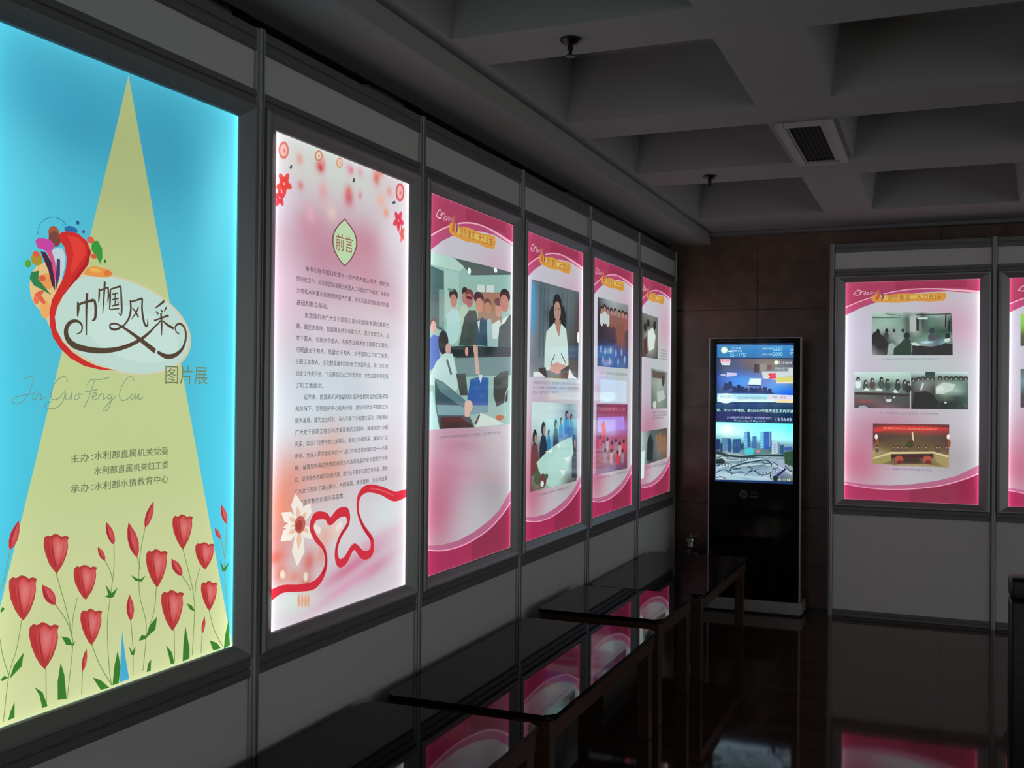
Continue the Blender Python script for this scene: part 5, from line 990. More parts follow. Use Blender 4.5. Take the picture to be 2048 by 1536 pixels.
ART['screen'] = [
 [0,"B",1848416,[-258,-470,258,470]],
 [1,"g",[-251.2,463.6,258.9,455.8,256.7,370.7,-250.5,375.4],[[4881588,4490428,3966140,4491452,4490944],[2914484,2652344,2915516,2915004,3701944],[3700908,3437736,3699364,4222624,4487328]]],
 [2,"e",13561038,[-203.2,425.5,22.3,22.2,0]],
 [3,"e",15530220,[-205.4,427.3,12.6,12.6,0]],
 [2,"e",12903144,[-163.7,417.5,15.8,5.8,0]],
 [2,"t",12250356,"2014.5.7 多云转晴",[-156.6,-91.3,439.2,9.6]],
 [3,"t",12250356,"北京市 多云",[-160.1,-84.0,419.4,17.3]],
 [2,"t",10544890,"25-11℃",[-163.6,-58.5,393.8,23.8]],
 [2,"t",12250356,"中央气象台 深证成指",[52.1,119.5,434.1,12.6]],
 [2,"t",10544890,"2607",[124.4,186.4,432.9,25.9]],
 [2,"t",12250356,"上海证交所 上证综指",[48.9,120.5,395.1,12.2]],
 [2,"t",10544890,"2010",[124.0,186.0,397.0,25.9]],
 [2,"t",12250356,"北京",[234.0,257.0,425.8,18.0]],
 [2,"t",12250356,"天气",[234.2,257.2,402.2,18.0]],
 [1,"g",[-250.4,368.8,255.4,361.7,257.1,122.2,-248.6,130.0],[[4210780,4477036,6314108,7102568,7105644,8155240,6843508,6317172],[3424348,4214892,5528696,7101536,7895152,8682608,7369852,5790824],[3162204,4479088,5266564,6052976,6840416,7630956,7108740,6844536],[3164280,4218008,5008568,5796016,6584488,8162472,11582660,10529968],[3954864,4487372,4493540,5279964,6060224,7111880,9478336,10528896],[3164320,4486348,5017836,6590676,6322372,6329564,6330588,5272748],[3428476,3956904,5798092,6579360,5532848,5279964,3178720,2124004],[2638956,2902132,3166332,3425388,3170464,2910408,2121948,2381024]]],
 [2,"p",12893922,[-184.5,273.3,-115.4,269.8,-118.9,251.6,-187.9,244.0]],
 [2,"e",11188946,[-210.0,256.4,17.0,7.9,0]],
 [2,"p",4603462,[-0.6,331.7,31.5,330.9,30.6,270.1,-1.6,273.7]],
 [2,"p",9209980,[35.8,328.0,81.3,328.0,81.7,284.6,35.4,284.6]],
 [2,"p",7885914,[87.0,328.0,116.8,324.3,113.5,291.9,87.3,295.5]],
 [3,"p",12897998,[49.7,281.0,222.5,281.2,229.3,306.3,253.7,306.3,254.1,249.1,152.6,241.6,145.7,223.6,57.2,234.0]],
 [4,"p",13552240,[144.9,241.6,256.2,243.4,255.1,211.2,145.8,209.9]],
 [5,"p",14603972,[145.1,209.9,255.8,211.9,255.8,201.2,145.9,201.3]],
 [4,"p",13513820,[93.1,268.1,141.9,270.3,143.5,234.4,94.8,230.6]],
 [5,"e",14829136,[120.8,252.3,14.4,14.4,0]],
 [5,"e",16440550,[98.2,246.4,5.0,8.6,0]],
 [4,"p",12904158,[-28.6,234.4,50.1,234.0,45.4,187.0,-40.8,191.5]],
 [5,"p",14613228,[-17.8,226.5,39.4,226.0,36.1,197.7,-28.3,198.8]],
 [5,"p",2636900,[-39.0,191.5,46.1,187.0,46.9,179.7,-39.0,182.8]],
 [2,"e",2372700,[-191.1,185.4,14.4,15.8,0]],
 [3,"p",2372704,[-209.3,174.3,-172.8,174.6,-169.0,152.6,-212.8,152.3]],
 [2,"e",2372700,[-162.0,196.6,14.4,16.3,0]],
 [4,"p",2372704,[-180.2,185.5,-143.8,185.7,-140.0,163.8,-183.7,163.5]],
 [5,"e",2372700,[-132.7,163.9,14.4,16.3,0]],
 [6,"p",2372704,[-150.8,152.8,-114.5,153.1,-110.7,131.2,-154.3,130.8]],
 [2,"e",2372700,[-103.8,175.1,14.4,16.3,0]],
 [7,"p",2372704,[-121.8,164.0,-85.6,164.3,-81.9,142.4,-125.3,142.1]],
 [8,"e",2372700,[-78.4,164.3,14.4,15.8,0]],
 [9,"p",2372704,[-96.4,153.2,-60.3,153.5,-56.6,131.8,-99.8,131.3]],
 [10,"e",2372700,[-53.1,153.6,14.4,15.8,0]],
 [11,"p",2372704,[-71.0,142.5,-35.1,142.8,-31.3,121.1,-74.5,120.7]],
 [12,"e",2372700,[-17.2,157.5,14.4,15.8,0]],
 [13,"p",2372704,[-35.1,146.5,0.8,146.8,4.5,125.1,-38.5,124.7]],
 [14,"e",2372700,[11.4,154.1,14.4,15.8,0]],
 [15,"p",2372704,[-6.4,143.1,29.4,143.4,33.1,121.7,-9.8,121.3]],
 [16,"e",2372700,[39.9,158.0,14.4,15.8,0]],
 [17,"p",2372704,[22.2,147.0,57.8,147.3,61.5,125.6,18.8,125.2]],
 [18,"e",2372700,[71.9,161.8,14.4,15.8,0]],
 [19,"p",2372704,[54.2,150.9,89.7,151.2,93.4,129.6,50.8,129.1]],
 [20,"e",2372700,[103.9,151.3,14.0,15.8,0]],
 [21,"p",2372704,[86.3,140.3,121.7,140.6,125.3,119.1,82.9,118.6]],
 [22,"p",2902658,[-248.7,144.6,135.8,133.6,135.9,121.0,-248.6,130.0]],
 [2,"p",14857406,[-229.1,363.2,-163.3,363.0,-159.5,339.2,-225.2,338.6]],
 [3,"p",15529210,[-225.3,344.5,-163.2,344.3,-164.5,323.1,-220.0,324.6]],
 [3,"t",12860496,"北京",[-221.7,-166.9,353.2,14.8]],
 [4,"t",4608130,"新闻频道",[-219.7,-167.5,334.2,13.3]],
 [2,"t",14082786,"直播 13:56:03",[130.8,245.1,340.0,20.2]],
 [3,"e",15528156,[144.9,340.1,13.3,13.0,0]],
 [4,"t",13161176,"两会进行时",[138.1,243.3,301.3,14.4]],
 [23,"p",10936044,[-248.6,130.0,33.0,129.0,257.1,122.2,257.4,75.7,-248.1,71.2]],
 [24,"p",13561068,[-132.2,94.5,139.6,94.0,139.8,76.0,-132.0,72.6]],
 [25,"p",14077662,[93.5,124.1,257.1,119.7,257.3,93.6,93.7,93.5]],
 [26,"p",15259816,[146.0,91.2,256.6,93.9,254.7,71.0,146.1,71.8]],
 [25,"e",13563120,[-190.4,97.5,59.4,34.2,0]],
 [26,"e",14613240,[-190.4,93.9,43.2,25.9,0]],
 [27,"t",7900320,"新闻直播间",[-230.8,-143.2,107.4,22.2]],
 [25,"t",7902890,"全国各地举办巾帼志愿服务活动",[-110.5,86.6,100.9,21.6]],
 [26,"t",3968110,"新闻",[121.9,153.6,108.4,18.0]],
 [26,"t",10514080,"频道",[174.7,209.8,106.8,18.0]],
 [26,"g",[-257.9,61.2,258.4,67.9,259.3,-64.0,-256.9,-66.0],[[2903164,2115704,2378368,2114664,2902128],[1060952,1585244,1324124,1586264,1061972],[2893920,2370660,2108516,1584216,1059920],[1585248,1322072,1323098,1059924,1060946]]],
 [27,"t",12909306,"说，比2013年增加，部分2014年高考报名系统开通",[-251.9,258.8,15.8,20.7]],
 [27,"t",11583212,"2014年5月7日 星期三 农历四月初九",[-181.6,118.1,-32.9,17.5]],
 [27,"t",9886956,"Wednesday, 7 May 2014",[-135.1,75.9,-55.0,14.1]],
 [27,"t",12900080,"13:56:03",[145.1,245.9,-40.2,23.4]],
 [27,"g",[-255.9,-65.0,258.5,-66.7,257.7,-449.6,-255.6,-458.6],[[10026228,9501940,9239796,9239796,8191228,7666936,6617328,6878452],[11596004,15792364,12123380,10026236,8453368,8453372,7929076,6354156],[11070700,15006964,12909820,10287356,9499896,10550524,9764088,7928052],[7387332,10013908,8966364,9495792,9234672,11071728,10548468,10023152],[5014688,5540000,5277852,5542052,5802144,5535888,8167604,8433856],[3432556,5010560,5013648,5016724,5014664,4479080,8427688,4481132],[4743260,9480360,9217192,5009528,5011580,6323332,7374988,3165252],[9217184,9481396,8956088,8430772,8431796,9480372,10005688,4482128],[7112848,8693940,7113884,6061192,6324364,8164516,10003648,8427680],[9745608,8167600,9480376,8691892,8166576,9742524,9476280,9479332],[10534092,10798288,9746636,8693944,9482436,10269892,6319252,8162444],[12633304,10796236,10536148,8957120,10274004,10796224,3166300,6321260]]],
 [28,"p",1848416,[-255.0,-180.0,-225.1,-181.1,-224.6,-251.1,-254.4,-256.7]],
 [28,"p",4222614,[-214.9,-176.2,-173.1,-173.3,-170.6,-249.5,-209.6,-264.7]],
 [29,"p",1590914,[-174.0,-175.1,-151.7,-177.4,-151.0,-267.5,-172.3,-268.2]],
 [28,"p",2248832,[-140.6,-178.9,-86.3,-175.7,-84.9,-237.7,-93.8,-270.4,-138.1,-271.8]],
 [28,"p",4363972,[-65.5,-130.7,-28.0,-128.0,-21.3,-171.2,-19.0,-231.2,-66.5,-237.2]],
 [29,"p",2380944,[-44.4,-126.5,-28.9,-127.1,-21.0,-208.1,-20.8,-231.2,-39.1,-231.8]],
 [28,"p",2908320,[-7.7,-157.0,18.7,-156.4,20.2,-234.6,-8.0,-235.5]],
 [28,"p",4630222,[43.9,-128.2,69.2,-123.9,70.0,-233.2,42.9,-238.6]],
 [29,"p",2118826,[67.4,-123.9,117.0,-122.8,118.7,-231.8,68.3,-242.4]],
 [30,"p",7902896,[101.7,-126.8,108.9,-126.6,109.7,-227.5,102.5,-227.7]],
 [28,"p",12243168,[121.1,-195.1,156.1,-190.5,158.4,-267.2,119.9,-273.0]],
 [29,"p",5931666,[156.1,-190.5,168.6,-195.6,174.5,-266.7,159.3,-268.1]],
 [28,"p",3955360,[200.1,-224.8,248.1,-218.9,249.1,-241.6,201.2,-247.6]],
 [28,"p",13528716,[15.8,-250.9,36.6,-247.0,38.6,-264.5,15.9,-267.9]],
 [29,"p",3981000,[-61.9,-241.7,-11.7,-235.6,6.7,-253.5,-6.7,-281.6,-57.0,-283.1]],
 [30,"p",1848892,[-254.3,-266.0,-214.2,-269.5,-167.6,-286.6,-84.4,-293.3,43.2,-280.0,178.2,-275.7,200.4,-270.4,200.6,-288.7,52.4,-288.9,-75.2,-306.9,-167.5,-300.6,-253.3,-284.7]],
 [28,"p",2638386,[-253.9,-322.1,-209.2,-311.3,-189.5,-333.9,-192.2,-348.0,-253.7,-350.1]],
 [28,"p",2903096,[201.2,-256.7,258.0,-250.4,258.8,-355.0,205.3,-334.1]],
 [31,"s",11322574,[-251.4,-289.3,10.3,-167.3,-323.8,10.3,-65.8,-325.1,10.1,25.3,-312.8,10.1,97.6,-296.6,10.1],1],
 [32,"s",11322574,[-252.5,-382.8,12.0,-167.0,-356.4,12.0,-65.6,-357.4,12.2,34.6,-344.7,12.0,142.9,-350.0,12.0,250.2,-400.8,11.7],1],
 [33,"s",11322574,[-250.2,-434.1,15.6,-129.5,-420.0,16.0,-10.2,-433.9,15.6,98.6,-434.1,15.6],1],
 [33,"s",11322574,[-139.0,-387.9,6.4,-120.8,-359.4,6.4,-38.2,-342.6,6.4,52.6,-316.5,6.3,106.8,-333.0,6.3,116.0,-355.5,6.4],1],
 [34,"s",2243656,[-157.4,-397.9,9.2,-139.2,-369.3,9.4,-65.7,-343.6,9.2,7.3,-327.2,9.2,79.7,-315.5,9.2,115.9,-337.2,9.2,116.0,-351.0,9.0],1],
 [35,"s",2243656,[-185.9,-315.2,3.7,-75.0,-320.7,3.8],1],
 [35,"s",2243656,[-37.8,-402.6,9.2,-1.4,-387.4,9.2,35.1,-404.5,9.2],1],
 [35,"s",2243656,[-139.0,-383.3,7.4,-83.8,-376.6,7.4],1],
 [36,"e",13556962,[-102.3,-368.0,4.1,3.7,0]],
 [35,"e",3952736,[-71.3,-385.9,4.0,3.7,0]],
 [36,"e",9874110,[-40.5,-403.7,4.1,3.7,0]],
 [34,"e",13556962,[-9.8,-421.4,4.1,3.7,0]],
 [36,"e",3952736,[20.4,-379.2,4.0,3.7,0]],
 [35,"e",9874110,[50.9,-397.0,4.0,3.6,0]],
 [34,"e",13556962,[81.3,-414.6,4.0,3.7,0]],
 [36,"e",3952736,[-98.0,-380.4,4.1,3.7,0]],
 [35,"e",9874110,[-67.1,-398.2,4.1,3.7,0]],
 [36,"e",13556962,[-36.3,-416.0,4.1,3.7,0]],
 [35,"e",3952736,[-6.1,-373.8,4.1,3.7,0]],
 [36,"e",9874110,[24.6,-391.5,4.0,3.7,0]],
 [35,"e",13556962,[55.1,-409.2,4.0,3.7,0]],
 [35,"e",3952736,[85.0,-367.2,4.0,3.7,0]],
 [36,"e",9874110,[-93.8,-392.7,4.1,3.7,0]],
 [35,"e",13556962,[-62.9,-410.5,4.1,3.7,0]],
 [35,"e",3952736,[-32.6,-368.3,4.1,3.7,0]],
 [36,"e",9874110,[-1.9,-386.0,4.1,3.8,0]],
 [36,"e",13556962,[28.7,-403.8,4.1,3.7,0]],
 [34,"e",3952736,[59.2,-421.4,4.0,3.7,0]],
 [35,"e",9874110,[89.2,-379.4,4.0,3.7,0]],
 [35,"e",13556962,[-89.6,-405.1,4.1,3.7,0]],
 [34,"e",3952736,[-58.7,-422.8,4.1,3.8,0]],
 [36,"e",9874110,[-28.4,-380.6,4.1,3.7,0]],
 [36,"e",13556962,[2.3,-398.3,4.1,3.7,0]],
 [36,"e",3952736,[32.9,-416.0,4.0,3.7,0]],
 [29,"s",7250116,[-206.1,-180.6,2.4,-205.5,-259.9,2.3],0],
 [29,"s",7250116,[-198.0,-180.4,2.3,-197.4,-259.6,2.3],0],
 [29,"s",7250116,[-189.9,-180.2,2.4,-189.2,-259.4,2.3],0],
 [29,"s",7250116,[-181.7,-180.0,2.3,-181.1,-259.1,2.3],0],
 [30,"s",1983086,[-210.1,-188.7,1.8,-177.6,-187.8,1.9],0],
 [30,"s",1983086,[-210.0,-204.5,1.9,-177.5,-203.6,1.9],0],
 [30,"s",1983086,[-209.9,-220.4,1.8,-177.4,-219.5,1.8],0],
 [30,"s",1983086,[-209.8,-236.2,1.9,-177.2,-235.3,1.8],0],
 [30,"s",1983086,[-209.6,-252.1,1.8,-177.1,-251.1,1.9],0],
 [29,"s",4618410,[-131.8,-183.4,2.3,-131.4,-234.4,2.3],0],
 [29,"s",4618410,[-119.8,-183.0,2.3,-119.4,-234.1,2.3],0],
 [29,"s",4618410,[-107.8,-182.7,2.4,-107.4,-233.7,2.4],0],
 [29,"s",4618410,[-95.9,-182.4,2.3,-95.5,-233.4,2.3],0],
 [30,"s",1983086,[-137.8,-188.6,1.9,-89.8,-187.4,1.8],0],
 [30,"s",1983086,[-137.7,-198.8,1.9,-89.8,-197.5,1.9],0],
 [30,"s",1983086,[-137.6,-209.1,1.8,-89.7,-207.7,1.9],0],
 [30,"s",1983086,[-137.5,-219.3,1.8,-89.6,-217.9,1.9],0],
 [30,"s",1983086,[-137.5,-229.5,1.8,-89.5,-228.1,1.8],0],
 [29,"s",9228002,[-60.4,-135.2,2.3,-59.7,-232.3,2.3],0],
 [30,"s",9228002,[-55.8,-135.1,2.3,-55.1,-232.2,2.3],0],
 [31,"s",9228002,[-51.2,-135.0,2.3,-50.5,-232.1,2.3],0],
 [32,"s",9228002,[-46.7,-134.9,2.3,-45.9,-231.9,2.3],0],
 [33,"s",1983086,[-62.6,-145.0,1.8,-44.3,-144.5,1.9],0],
 [33,"s",1983086,[-62.5,-164.4,1.8,-44.2,-164.0,1.8],0],
 [33,"s",1983086,[-62.3,-183.8,1.9,-44.0,-183.4,1.8],0],
 [33,"s",1983086,[-62.2,-203.3,1.8,-43.9,-202.8,1.8],0],
 [33,"s",1983086,[-62.0,-222.7,1.8,-43.7,-222.2,1.8],0],
 [29,"s",5934270,[-2.3,-161.5,2.3,-1.8,-230.7,2.3],0],
 [29,"s",5934270,[2.9,-161.4,2.3,3.5,-230.5,2.3],0],
 [29,"s",5934270,[8.2,-161.3,2.3,8.7,-230.4,2.3],0],
 [29,"s",5934270,[13.4,-161.1,2.3,13.9,-230.2,2.3],0],
 [30,"s",1983086,[-4.9,-168.5,1.8,16.1,-168.0,1.8],0],
 [30,"s",1983086,[-4.8,-182.3,1.8,16.2,-181.8,1.8],0],
 [30,"s",1983086,[-4.7,-196.2,1.8,16.3,-195.6,1.8],0],
 [30,"s",1983086,[-4.6,-210.0,1.8,16.4,-209.4,1.8],0],
 [30,"s",1983086,[-4.4,-223.8,1.8,16.5,-223.2,1.8],0],
 [29,"s",9885926,[48.1,-129.9,2.3,48.9,-233.8,2.3],0],
 [30,"s",9885926,[52.9,-129.8,2.3,53.6,-233.7,2.3],0],
 [31,"s",9885926,[57.6,-129.7,2.3,58.4,-233.5,2.3],0],
 [32,"s",9885926,[62.4,-129.6,2.3,63.1,-233.4,2.3],0],
 [33,"s",1983086,[45.8,-140.3,1.8,64.8,-139.9,1.8],0],
 [33,"s",1983086,[46.0,-161.1,1.8,65.0,-160.7,1.8],0],
 [33,"s",1983086,[46.1,-181.9,1.8,65.1,-181.4,1.8],0],
 [33,"s",1983086,[46.3,-202.7,1.8,65.3,-202.2,1.8],0],
 [33,"s",1983086,[46.4,-223.5,1.8,65.4,-222.9,1.8],0],
 [30,"s",3963076,[75.2,-129.3,2.2,76.0,-228.4,2.3],0],
 [30,"s",3963076,[81.8,-129.1,2.3,82.5,-228.2,2.3],0],
 [30,"s",3963076,[88.3,-128.9,2.3,89.1,-228.0,2.3],0],
 [30,"s",3963076,[94.9,-128.8,2.3,95.6,-227.9,2.2],0],
 [31,"s",1983086,[72.0,-139.3,1.8,98.2,-138.6,1.8],0],
 [31,"s",1983086,[72.2,-159.1,1.8,98.4,-158.4,1.8],0],
 [31,"s",1983086,[72.3,-178.9,1.8,98.5,-178.2,1.8],0],
 [31,"s",1983086,[72.5,-198.8,1.8,98.6,-198.1,1.8],0],
 [31,"s",1983086,[72.6,-218.6,1.8,98.8,-217.9,1.8],0],
 [29,"s",9216186,[128.3,-199.4,2.3,128.8,-263.5,2.3],0],
 [29,"s",9216186,[135.5,-199.2,2.3,136.0,-263.3,2.3],0],
 [29,"s",9216186,[142.7,-199.0,2.3,143.2,-263.1,2.3],0],
 [29,"s",9216186,[149.9,-198.9,2.2,150.3,-262.9,2.2],0],
 [30,"s",1983086,[124.8,-205.9,1.8,153.5,-205.2,1.8],0],
 [30,"s",1983086,[124.9,-218.8,1.8,153.6,-218.0,1.8],0],
 [30,"s",1983086,[125.0,-231.6,1.8,153.7,-230.8,1.8],0],
 [30,"s",1983086,[125.1,-244.4,1.8,153.8,-243.6,1.8],0],
 [30,"s",1983086,[125.2,-257.2,1.8,153.9,-256.4,1.8],0],
 [29,"p",1587296,[-85.1,-209.9,-66.7,-209.4,-66.4,-246.4,-84.8,-251.6]],
 [31,"p",1323610,[-223.9,-213.8,-210.0,-208.7,-209.5,-269.3,-223.5,-269.7]],
 [31,"p",2643064,[173.2,-211.9,198.2,-206.6,198.7,-270.5,173.7,-271.3]],
 [36,"s",2902102,[-253.0,-317.4,5.5,-209.3,-297.3,5.5,-167.4,-305.2,5.6],1],
 [37,"s",2902102,[-167.2,-333.1,4.7,-102.6,-330.9,4.7,-38.4,-319.5,4.6],1],
 [38,"s",2902102,[-250.8,-364.0,5.6,-185.7,-343.1,5.5,-143.9,-355.6,5.5],1],
 [36,"s",2902102,[-252.3,-410.8,6.6,-203.9,-390.3,6.6,-152.7,-407.0,6.4,-148.0,-425.4,6.4],1],
 [37,"s",2902102,[-148.0,-416.1,4.7,-74.4,-404.0,4.6,-37.7,-416.5,4.6],1],
 [37,"s",2902102,[26.0,-409.4,5.5,80.4,-411.9,5.5,116.3,-396.8,5.4],1],
 [35,"s",2902102,[124.8,-323.2,5.5,160.8,-349.4,5.4,152.0,-368.0,5.4,125.1,-373.5,5.5],1],
 [33,"s",2902102,[205.4,-347.8,7.2,232.3,-374.1,7.4,257.2,-386.9,7.2],1],
 [38,"s",2902102,[125.5,-428.5,8.1,170.2,-403.8,8.3,210.0,-365.9,8.1],1],
 [34,"s",2902102,[-250.1,-448.1,5.5,-222.2,-437.6,5.6,-184.9,-450.1,5.6],1],
 [36,"s",2902102,[-66.0,-306.6,6.4,-2.1,-299.8,6.6,52.5,-302.7,6.4,106.6,-300.9,6.4],1],
 [35,"s",2902102,[52.7,-330.2,6.4,79.8,-338.5,6.4,106.8,-333.0,6.3],1],
 [38,"s",2902102,[-38.1,-356.5,6.4,-10.6,-378.5,6.4,-19.6,-397.3,6.4],1],
 [37,"e",3296346,[-241.8,-312.3,3.7,2.3,0]],
 [39,"e",13162718,[-161.0,-354.8,5.1,3.2,0]],
 [38,"e",5929096,[-80.9,-396.9,6.4,4.1,0]],
 [37,"e",3954788,[-2.5,-304.9,3.7,5.1,0]],
 [36,"e",3296346,[76.3,-346.9,5.0,2.3,0]],
 [39,"e",13162718,[154.4,-388.5,6.3,3.2,0]],
 [29,"e",5929096,[230.9,-297.7,3.5,4.1,0]],
 [39,"e",3954788,[-171.2,-356.1,5.1,5.1,0]],
 [39,"e",3296346,[-91.0,-398.2,6.4,2.3,0]],
 [37,"e",13162718,[-12.5,-306.2,3.7,3.2,0]],
 [37,"e",5929096,[66.4,-348.1,5.0,4.1,0]],
 [40,"e",3954788,[144.5,-389.7,6.3,5.1,0]],
 [29,"e",3296346,[221.1,-298.9,3.6,2.3,0]],
 [39,"e",13162718,[-181.4,-357.4,5.1,3.2,0]],
 [40,"e",5929096,[-101.1,-399.5,6.4,4.1,0]],
 [37,"e",3954788,[-22.5,-307.4,3.6,5.1,0]],
 [35,"e",3296346,[56.4,-349.4,5.0,2.3,0]],
 [41,"e",13162718,[134.7,-391.0,6.3,3.2,0]],
 [29,"e",5929096,[211.3,-300.2,3.6,4.0,0]],
 [39,"e",3954788,[-191.6,-358.7,5.1,5.1,0]],
 [41,"e",3296346,[-111.2,-400.8,6.4,2.3,0]],
 [37,"e",13162718,[-32.6,-308.7,3.7,3.2,0]],
 [36,"e",5929096,[46.5,-350.7,5.0,4.1,0]],
 [42,"e",3954788,[124.8,-392.3,6.3,5.1,0]],
 [31,"e",3296346,[201.5,-301.4,3.6,2.3,0]],
 [39,"e",13162718,[-201.8,-359.9,5.1,3.3,0]],
 [42,"e",5929096,[-121.4,-402.1,6.6,4.1,0]],
 [38,"e",3954788,[-42.6,-309.9,3.7,5.2,0]],
 [35,"e",3296346,[36.5,-352.0,5.0,2.3,0]],
 [43,"e",13162718,[114.9,-393.6,6.3,3.2,0]],
 [31,"e",5929096,[191.8,-302.6,3.5,4.1,0]],
 [39,"e",3954788,[-212.1,-361.2,5.2,5.2,0]],
 [43,"e",3296346,[-131.5,-403.4,6.4,2.4,0]],
 [37,"e",13162718,[-52.7,-311.2,3.7,3.2,0]],
 [36,"e",5929096,[26.5,-353.2,5.1,4.1,0]],
 [44,"e",3954788,[105.1,-394.9,6.3,5.1,0]],
 [31,"e",3296346,[181.9,-303.9,3.6,2.3,0]],
 [40,"e",13162718,[-222.3,-362.5,5.2,3.3,0]],
 [44,"e",5929096,[-141.7,-404.7,6.6,4.2,0]],
 [38,"e",3954788,[-62.7,-312.5,3.7,5.1,0]],
 [37,"e",3296346,[16.6,-354.5,5.0,2.3,0]],
 [45,"e",13162718,[95.2,-396.2,6.3,3.2,0]],
 [31,"e",5929096,[172.1,-305.1,3.6,4.1,0]],
 [41,"e",3954788,[-232.6,-363.8,5.2,5.2,0]],
 [45,"e",3296346,[-151.8,-406.0,6.4,2.3,0]],
 [38,"e",13162718,[-72.8,-313.7,3.7,3.2,0]],
 [35,"e",5929096,[6.6,-355.8,5.0,4.1,0]],
 [46,"e",3954788,[85.2,-397.5,6.4,5.1,0]],
 [31,"e",3296346,[162.3,-306.4,3.6,2.2,0]],
 [34,"e",13162718,[239.7,-347.9,4.8,3.2,0]],
 [46,"e",5929096,[-162.0,-407.4,6.4,4.1,0]],
 [38,"e",3954788,[-82.9,-315.0,3.7,5.1,0]],
 [39,"e",3296346,[-3.4,-357.1,5.0,2.3,0]],
 [47,"e",13162718,[75.3,-398.8,6.3,3.2,0]],
 [31,"e",5929096,[152.5,-307.6,3.5,4.1,0]],
 [34,"e",3954788,[229.9,-349.2,5.0,5.0,0]],
 [47,"e",3296346,[-172.2,-408.7,6.6,2.3,0]],
 [38,"e",13162718,[-93.0,-316.2,3.7,3.3,0]],
 [39,"e",5929096,[-13.5,-358.3,5.1,4.2,0]],
 [48,"e",3954788,[65.4,-400.1,6.3,5.1,0]],
 [39,"p",1322028,[-253.8,-331.4,-223.1,-317.3,-195.1,-334.1,-199.6,-348.2,-253.7,-351.0]],
 [41,"p",2369622,[147.9,-413.9,205.6,-366.0,215.4,-374.8,161.4,-422.5]],
 [45,"s",1057320,[114.5,-396.8,7.4,113.0,-429.0,7.2,121.1,-442.4,7.2],1],
 [46,"e",1977388,[148.0,-436.7,19.8,18.4,0]],
 [47,"t",15527108,"东三环",[157.0,246.1,-443.2,18.0]],
]
def catmull(p, sub):
    out = []
    n = len(p)
    for i in range(n - 1):
        a, b, c, d = p[max(i - 1, 0)], p[i], p[i + 1], p[min(i + 2, n - 1)]
        for k in range(sub):
            t = k / sub
            out.append(tuple(0.5 * (2 * b[j] + (c[j] - a[j]) * t + (2 * a[j] - 5 * b[j] + 4 * c[j] - d[j]) * t * t + (3 * b[j] - a[j] - 3 * c[j] + d[j]) * t ** 3) for j in range(3)))
    out.append(p[-1]); return out
GLYPHS = {}
def glyph_mesh(text):
    if text in GLYPHS: return GLYPHS[text]
    cu = bpy.data.curves.new('lettering', 'FONT'); cu.body = text; cu.resolution_u = 2 if len(text) < 12 else 1; cu.offset = 0.0 if len(text) < 6 else 0.004
    ob = bpy.data.objects.new('lettering', cu); COL.objects.link(ob)
    dg = bpy.context.evaluated_depsgraph_get(); dg.update()
    me = bpy.data.meshes.new_from_object(ob.evaluated_get(dg))
    V = np.array([v.co[:2] for v in me.vertices], float).reshape(-1, 2); Fc = [tuple(p.vertices) for p in me.polygons]
    bpy.data.objects.remove(ob); bpy.data.curves.remove(cu); bpy.data.meshes.remove(me)
    GLYPHS[text] = (V, Fc); return GLYPHS[text]
